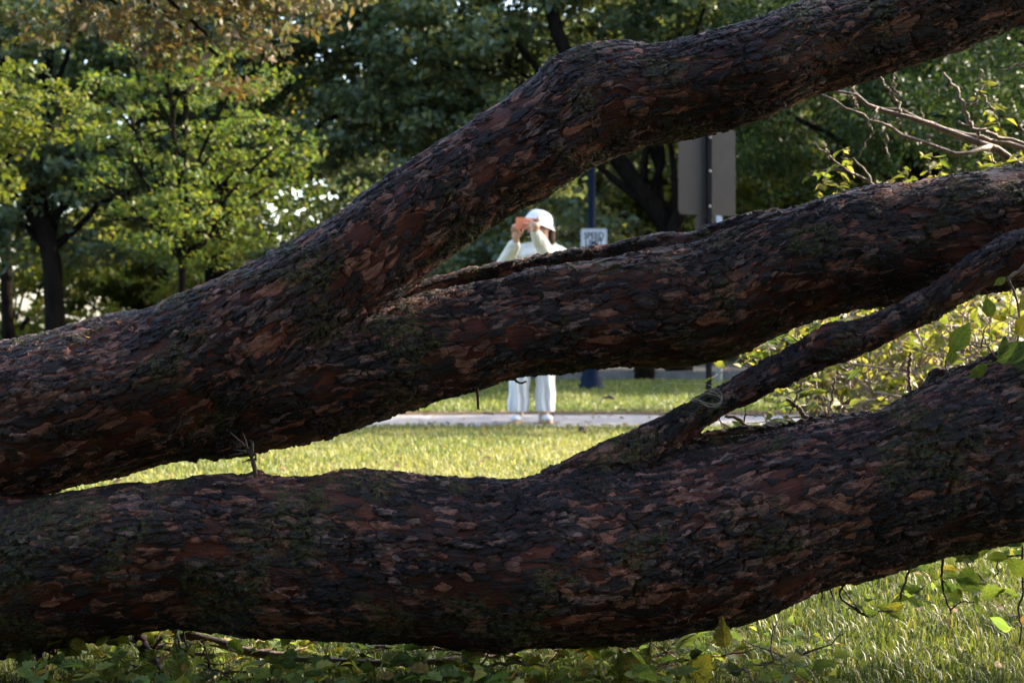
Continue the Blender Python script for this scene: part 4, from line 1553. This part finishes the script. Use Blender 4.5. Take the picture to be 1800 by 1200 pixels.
# big shaded leaves close by, at the right edge
nb = empty('leafy_twig', tuple(P(1790, 560, 3.12)), 'twig with large blue green leaves hanging at the right edge over the low log', 'twig')
mb, ap = stem_part(nb, [
    ([(1830, 440, 3.1), (1790, 478, 3.1), (1773, 492, 3.1), (1785, 520, 3.1), (1792, 560, 3.1), (1786, 612, 3.1)], .004, .002),
    ([(1773, 492, 3.1), (1785, 478, 3.1), (1810, 470, 3.1)], .003, .001), ([(1830, 600, 3.1), (1790, 640, 3.1), (1755, 628, 3.1), (1738, 612, 3.1), (1725, 580, 3.1)], .003, .001),
    ([(1790, 560, 3.1), (1770, 555, 3.1)], .002, .001), ([(1738, 612, 3.1), (1700, 605, 3.1), (1672, 608, 3.1)], .002, .001), ([(1672, 608, 3.1), (1662, 640, 3.1), (1672, 665, 3.1)], .002, .0015),
    ([(1725, 610, 3.1), (1730, 580, 3.1), (1742, 560, 3.1)], .002, .001)], 'twig', wob=.001)
mb.build('stem', M['twig'], nb)
for (px, py, s, dx, dz) in ((1672, 618, .075, .6, 1), (1742, 558, .05, -.3, 1), (1768, 488, .03, -.3, -.2), (1806, 486, .05, 1, -.2), (1770, 560, .03, -1, .1), (1792, 545, .075, .4, .35),
                            (1788, 590, .06, .3, .6), (1752, 635, .085, .8, .35), (1766, 590, .05, -.2, -1), (1778, 640, .07, .5, .1), (1672, 640, .04, .1, 1), (1800, 620, .06, .3, .5), (1735, 640, .05, -.6, -.5)):
    put_leaf(nb, P(px, py, 3.08 + R.gauss(0, .01)), s, 'ovate', 'fallen_leaf', Vector((dx, R.uniform(-.2, .2), dz)), Vector((R.gauss(0, .3), -1, R.uniform(.0, .7))))

# small pale leaves around the thin branch and in the gap beside it
for (x, y, d, lb, rows, lv) in (
        (1400, 600, 3.5, 'twig with pale leaves showing above the thin side branch',
         [([(1460, 580, 3.5), (1420, 606, 3.5), (1376, 585, 3.5)], .002, .001), ([(1345, 648, 3.4), (1310, 640, 3.4), (1307, 632, 3.4), (1325, 625, 3.4)], .002, .001)],
         [(1428, 566, 3), (1432, 582, 3), (1490, 564, 3), (1352, 604, 3), (1385, 598, 4), (1340, 618, 3), (1345, 628, 2), (1450, 560, 2)]),
        (1390, 740, 3.7, 'tangled twigs with small leaves in the gap below the thin side branch',
         [([(1275, 730, 3.7), (1300, 738, 3.7), (1325, 758, 3.7), (1350, 745, 3.7), (1390, 740, 3.7)], .005, .007), ([(1311, 715, 3.7), (1308, 740, 3.7), (1305, 762, 3.7)], .002, .002),
          ([(1410, 672, 3.6), (1400, 700, 3.6), (1388, 728, 3.6)], .003, .002), ([(1384, 700, 3.6), (1400, 716, 3.6), (1425, 740, 3.6)], .005, .006), ([(1264, 735, 3.7), (1270, 752, 3.7), (1275, 765, 3.7)], .002, .001),
          ([(1312, 728, 3.7), (1340, 730, 3.7), (1347, 740, 3.7)], .002, .001), ([(1466, 665, 3.5), (1462, 700, 3.5), (1457, 732, 3.5)], .003, .002), ([(1600, 618, 3.5), (1598, 650, 3.5), (1602, 690, 3.5)], .004, .004)],
         [(1378, 715, 9), (1370, 730, 6), (1285, 750, 3), (1272, 745, 2), (1240, 755, 2), (1335, 712, 3), (1425, 690, 4), (1430, 700, 3), (1500, 655, 4)])):
    tw = empty('leafy_twig', tuple(P(x, y, d)), lb, 'twig')
    for row in rows:
        stem_part(tw, [row], 'twig', wob=.002)[0].build('stem', M['twig'], tw)
    for (px, py, n) in lv:
        for _ in range(n):
            put_leaf(tw, P(px + R.gauss(0, 7), py + R.gauss(0, 6), d + R.gauss(0, .04)), R.uniform(.022, .045), 'ovate', 'fallen_leaf')

# twigs hanging under the low log at the right
for (x, y, lb, rows, lv) in (
        (1490, 1030, 'dark looping twig with small leaves hanging under the low log right of the thorns',
         [([(1602, 975, 3.28), (1596, 1010, 3.28), (1585, 1040, 3.28), (1578, 1072, 3.28)], .003, .002), ([(1487, 1022, 3.26), (1476, 1044, 3.26), (1500, 1068, 3.26), (1526, 1084, 3.26), (1545, 1074, 3.26), (1580, 1072, 3.28)], .003, .002),
          ([(1480, 1032, 3.26), (1495, 1052, 3.26), (1510, 1072, 3.26), (1526, 1084, 3.26)], .002, .0015)],
         ((1590, 1040, 4, .035), (1612, 1045, 3, .05), (1598, 1065, 3, .04), (1520, 1055, 3, .035), (1545, 1062, 3, .04), (1512, 1045, 2, .03), (1630, 1000, 2, .04))),
        (1655, 965, 'long thin twig with lit leaves dangling straight down from the low log',
         [([(1655, 955, 3.28), (1657, 990, 3.28), (1655, 1020, 3.28), (1662, 1050, 3.28), (1672, 1078, 3.28)], .0035, .002), ([(1656, 1018, 3.28), (1675, 1032, 3.28), (1695, 1038, 3.28)], .002, .001),
          ([(1669, 1072, 3.28), (1690, 1058, 3.28), (1712, 1058, 3.28)], .002, .001)],
         ((1640, 1020, 3, .03), (1660, 1020, 3, .035), (1684, 1000, 3, .05), (1690, 1030, 3, .045), (1680, 1055, 3, .04))),
        (1690, 960, 'slanting twig with round leaves hanging from the low log beside the long thin twig',
         [([(1685, 955, 3.3), (1700, 988, 3.3), (1722, 1012, 3.3), (1735, 1025, 3.3)], .003, .0015)], ((1690, 985, 3, .05), (1712, 1028, 4, .05), (1740, 1035, 3, .05), (1745, 1012, 2, .03))),
        (1795, 1005, 'leafy twig hanging under the low log at the right edge',
         [([(1795, 940, 3.28), (1797, 1005, 3.28), (1798, 1040, 3.28), (1790, 1070, 3.28), (1795, 1100, 3.28), (1792, 1130, 3.28)], .003, .002), ([(1796, 975, 3.28), (1760, 980, 3.28), (1752, 995, 3.28), (1755, 1005, 3.28), (1748, 1012, 3.28)], .002, .0015)],
         ((1765, 970, 4, .06), (1780, 980, 3, .06), (1785, 1100, 3, .06), (1775, 1040, 2, .04)))):
    hg = empty('hanging_twig', tuple(P(x, y, 3.28)), lb, 'twig', 'twigs hanging under the low log')
    for row in rows:
        stem_part(hg, [row], 'twig_dark', wob=.001)[0].build('stem', M['twig_dark'], hg)
    for (px, py, n, sz_) in lv:
        for _ in range(n):
            put_leaf(hg, P(px + R.gauss(0, 10), py + R.gauss(0, 9), 3.3 + R.gauss(0, .05)), sz_ * R.uniform(.8, 1.2), R.choice(('ovate', 'ovate', 'lobed')), 'fallen_leaf', nrm=Vector((R.gauss(0, .6), -1, R.gauss(.3, .5))))


# broken branches with leaves lying in the grass below the low log
def ground_at(px, py, z):
    return P(px, py, (EYE - z) / ((py - CY) / FPX))


lit = (
    ('long brown fallen branch lying under the left half of the low log', [([(300, 1108, 3.3), (370, 1126, 3.28), (430, 1142, 3.25), (560, 1160, 3.2), (680, 1166, 3.2), (800, 1158, 3.25), (900, 1150, 3.3)], .0125, .006),
                                                                         ([(190, 1118, 3.3), (240, 1128, 3.3), (300, 1142, 3.25), (370, 1150, 3.2)], .007, .004)], 330, 560, 26),
    ('broken stub branch with dark thorns standing under the left end of the log', [([(62, 1120, 3.2), (70, 1150, 3.2), (74, 1200, 3.15)], .011, .012), ([(88, 1122, 3.2), (96, 1150, 3.2), (95, 1165, 3.2)], .005, .003),
                                                                                ([(96, 1160, 3.2), (78, 1166, 3.2)], .003, .001)], 40, 200, 22),
    ('dark forked stub under the low log with a broad leaf before it', [([(242, 1108, 3.2), (250, 1135, 3.2), (275, 1165, 3.15), (288, 1200, 3.1)], .014, .010), ([(285, 1120, 3.2), (265, 1145, 3.2), (250, 1150, 3.2)], .004, .002),
                                                                    ([(310, 1125, 3.2), (345, 1160, 3.1), (405, 1190, 3.0)], .003, .0015)], 210, 350, 28),
    ('thin twigs under the middle of the low log among pale crumpled leaves', [([(650, 1135, 3.35), (720, 1138, 3.35), (800, 1140, 3.35), (950, 1138, 3.4)], .005, .003), ([(400, 1128, 3.5), (450, 1112, 3.5), (500, 1108, 3.5)], .004, .003)], 520, 760, 34),
    ('bed of green leaves under the sagging belly of the log', [([(1095, 1146, 3.35), (1150, 1150, 3.3), (1200, 1158, 3.25)], .003, .002), ([(820, 1175, 3.1), (900, 1165, 3.1), (980, 1172, 3.1)], .004, .002)], 760, 1010, 40),
    ('broken twig with bright lobed leaves in the grass right of the log belly', [([(1120, 1180, 3.1), (1200, 1160, 3.15), (1290, 1150, 3.2)], .004, .002)], 1020, 1290, 40),
    ('few leaves on a thin twig lying in the grass at the lower right', [([(1290, 1180, 3.0), (1360, 1160, 3.05), (1430, 1150, 3.1)], .003, .001)], 1270, 1470, 16),
)
for (lb, rows, xa, xb, nl) in lit:
    x0_, y0_, d0_ = rows[0][0][len(rows[0][0]) // 2]
    br = empty('leafy_branch', tuple(P(x0_, y0_, d0_)), lb, 'branch', 'broken branches in the grass')
    for row in rows:
        mb, ap = stem_part(br, [row], 'twig', wob=.002)
        for i in range(2, len(ap[0]), 3):
            sprig(mb, ap[0][i], Vector((R.gauss(0, 1), R.gauss(0, .6), abs(R.gauss(.2, .4)))), R.uniform(.06, .14), .003, 0)
        mb.build('stem', M['twig_dark' if 'stub' in lb else 'twig'], br)
    for _ in range(nl):
        py = R.uniform(1112, 1205)
        put_leaf(br, ground_at(R.uniform(xa, xb), py, R.uniform(.015, .115)), R.uniform(.028, .064), R.choice(('ovate', 'lobed', 'lobed')), 'fallen_leaf',
                 rand_dir(-.4, .6), Vector((R.gauss(0, .7), R.gauss(-.4, .7), 1)))
    leaf_mass(br, [(ground_at(R.uniform(xa, xb), R.uniform(1085, 1200), R.uniform(.01, .09)), R.uniform(.018, .042), rand_dir(-.4, .6), Vector((R.gauss(0, .6), R.gauss(0, .6), 1))) for _ in range(nl * 4)], 'lobed', 'fallen_small')
    if 'broad leaf' in lb:
        put_leaf(br, P(318, 1196, 2.95), .085, 'ovate', 'fallen_leaf', Vector((-.15, -.1, 1)), Vector((.1, -1, .2)))
    if 'bright lobed' in lb:
        for (px, py, s) in ((1225, 1185, .075), (1130, 1180, .08), (1090, 1190, .07), (1275, 1125, .06), (1200, 1192, .05)):
            put_leaf(br, P(px, py + 12, 3.0), s, 'lobed', 'lit_leaf', Vector((R.uniform(-.5, .5), -.2, .8)), Vector((R.gauss(0, .3), -1, .5)))


# ------------------------------------------------------------------ small pieces on the logs
def log_part(root, name, paths, mat):
    mb, _ = stem_part(root, paths, mat, wob=.0006)
    o = mb.build(name, M[mat], root)
    return o


log_part(fallen_low, 'thorny_twig', [([(450, 838, 3.06), (446, 815, 3.06), (441, 800, 3.06), (432, 785, 3.06), (422, 775, 3.06), (405, 759, 3.06)], .0058, .001), ([(441, 803, 3.06), (448, 798, 3.06), (450, 800, 3.06)], .004, .001),
                                       ([(441, 803, 3.06), (444, 780, 3.06), (438, 773, 3.06)], .005, .0006), ([(436, 790, 3.05), (431, 772, 3.05), (425, 757, 3.05)], .003, .0006), ([(432, 795, 3.05), (415, 799, 3.05), (403, 800, 3.05)], .003, .0006),
                                       ([(431, 793, 3.04), (420, 792, 3.04), (410, 790, 3.04)], .003, .0006), ([(441, 807, 3.06), (434, 809, 3.06), (425, 813, 3.06)], .003, .0006), ([(449, 808, 3.06), (450, 798, 3.06)], .003, .0008),
                                       ([(421, 778, 3.06), (414, 780, 3.06)], .002, .0006)], 'twig_dark')
log_part(fallen_top, 'twig_stub', [([(838, 680, 3.3), (840, 700, 3.3), (841, 719, 3.3)], .0045, .003)], 'twig_dark')
log_part(fallen_top, 'bark_sliver', [([(905, 668, 3.34), (915, 673, 3.33), (925, 670, 3.34)], .003, .002)], 'twig_dark')
log_part(fallen_low, 'thorn', [([(1442, 1022, 3.2), (1445, 1042, 3.2), (1445, 1062, 3.2)], .004, .0008)], 'twig_dark')
log_part(fallen_low, 'thorn', [([(1454, 1020, 3.2), (1460, 1038, 3.2), (1467, 1057, 3.2)], .004, .0008)], 'twig_dark')
log_part(fallen_low, 'thorn', [([(1293, 1075, 3.2), (1294, 1090, 3.2), (1293, 1098, 3.2)], .003, .0008)], 'twig_dark')

yl = plain('yellow_leaf', (0.42, 0.27, 0.07), .6)
lf = bpy.data.meshes.new('leaf')
v, f = leaf_shape('ovate', .2, .3, 2)
lf.from_pydata(v, [], f)
lf.materials.append(yl)
o = link('leaf', lf)
o.matrix_basis = leaf_matrix(P(148, 590, 3.205), Vector((1, 0, -.12)), Vector((0, -.5, 1)), .026)
tag(o, 'small yellow leaf lying on top of the upper trunk at the left', 'leaf')

# tangle of fishing line round the thin branch
fl = MB()
line = plain('fishing_line', (0.34, 0.32, 0.28), .4, .4)


def line_path(rows, r=.0003):
    fl.tube(px_path(rows, 40), [r] * len(px_path(rows, 40)), 4)


line_path([(1270, 692, 3.14), (1245, 676, 3.12), (1200, 674, 3.1), (1165, 674, 3.1), (1145, 684, 3.1), (1140, 690, 3.1), (1150, 697, 3.1)])
line_path([(1150, 697, 3.1), (1148, 685, 3.1), (1165, 676, 3.1), (1182, 684, 3.1), (1188, 700, 3.1)])
line_path([(1155, 700, 3.1), (1150, 690, 3.1), (1160, 686, 3.1), (1172, 694, 3.1), (1175, 700, 3.1)])
line_path([(1128, 726, 3.12), (1150, 714, 3.1), (1170, 712, 3.1), (1182, 718, 3.12)])
for k in range(6):
    s = R.uniform(-6, 6)
    line_path([(1212 + s, 700 + R.uniform(-5, 5), 3.15), (1235 + s, 688 + R.uniform(-6, 6), 3.13), (1260 + s * .5, 688 + R.uniform(-6, 8), 3.13), (1269, 700 + R.uniform(-5, 5), 3.14), (1262, 711 + R.uniform(-3, 3), 3.14),
               (1245, 712 + R.uniform(-4, 3), 3.14), (1228, 704 + R.uniform(-5, 4), 3.14), (1212, 702 + R.uniform(-4, 4), 3.15)])
line_path([(1228, 704, 3.14), (1240, 712, 3.13), (1255, 714, 3.13), (1268, 706, 3.13), (1270, 696, 3.13)])
tag(fl.build('fishing_line', line), 'loose tangle of thin pale line snagged on the thin side branch', 'line')

# sticks dropped along the far edge of the path
for (rows, r, lb) in (([(1088, 718, 12.9), (1105, 721, 12.9), (1128, 725, 12.8)], .012, 'dark stick lying at the far edge of the path'),
                      ([(1060, 701, 14.5), (1070, 697, 14.5), (1080, 701, 14.4)], .02, 'bent dark stick lying in the far grass'),
                      ([(978, 702, 14.5), (988, 704, 14.4), (997, 707, 14.3)], .008, 'thin stick in the grass behind the person'),
                      ([(851, 728, 12.4), (860, 730, 12.35), (868, 730, 12.3)], .012, 'short stick on the path left of the person'),
                      ([(1018, 757, 10.3), (1024, 752, 10.3), (1030, 757, 10.25)], .018, 'clump of dry brown twigs at the near edge of the path')):
    b = MB()
    pts = px_path(rows, 8, .004)
    for p in pts:
        p.z = max(p.z, .012)
    b.tube(pts, [r * R.uniform(.6, 1) for _ in pts], 6)
    tag(b.build('stick', M['twig_dark']), lb, 'stick', 'sticks dropped on the lawn')

# dead leaves blown along the path and the lawn
spots = []
for _ in range(900):
    x = R.uniform(-7, 7)
    y = R.choice((R.gauss(12.55, .16), R.gauss(12.5, .25), R.uniform(10.8, 12.5), R.gauss(10.9, .1)))
    spots.append(((x, y, .014 + R.uniform(0, .012)), R.uniform(.02, .06), rand_dir(-.2, .3), Vector((R.gauss(0, .4), R.gauss(0, .4), 1))))
for _ in range(500):
    y = R.uniform(3.2, 10.5)
    spots.append(((R.uniform(-.4, .4) * y, y, R.uniform(.02, .04)), R.uniform(.02, .05), rand_dir(-.2, .4), Vector((R.gauss(0, .5), R.gauss(0, .5), 1))))
gv, gf = LEAFG['ovate']
gv, gf = np.array(gv), np.array(gf)
V, F = [], []
for i, (pos, size, d, nrm) in enumerate(spots):
    m = np.array(leaf_matrix(pos, d, nrm, size))
    V.append(gv @ m[:3, :3].T + m[:3, 3])
    F.append(gf + i * len(gv))
M['dead_leaf'] = leaf_mat('dead_leaf', [(0.0, (0.05, 0.028, 0.016)), (0.5, (0.11, 0.065, 0.035)), (1.0, (0.20, 0.14, 0.06))], 0.2, 0.7)
link('fallen_leaves', fast_mesh('fallen_leaves', np.concatenate(V), np.concatenate(F), M['dead_leaf']))['kind'] = 'stuff'
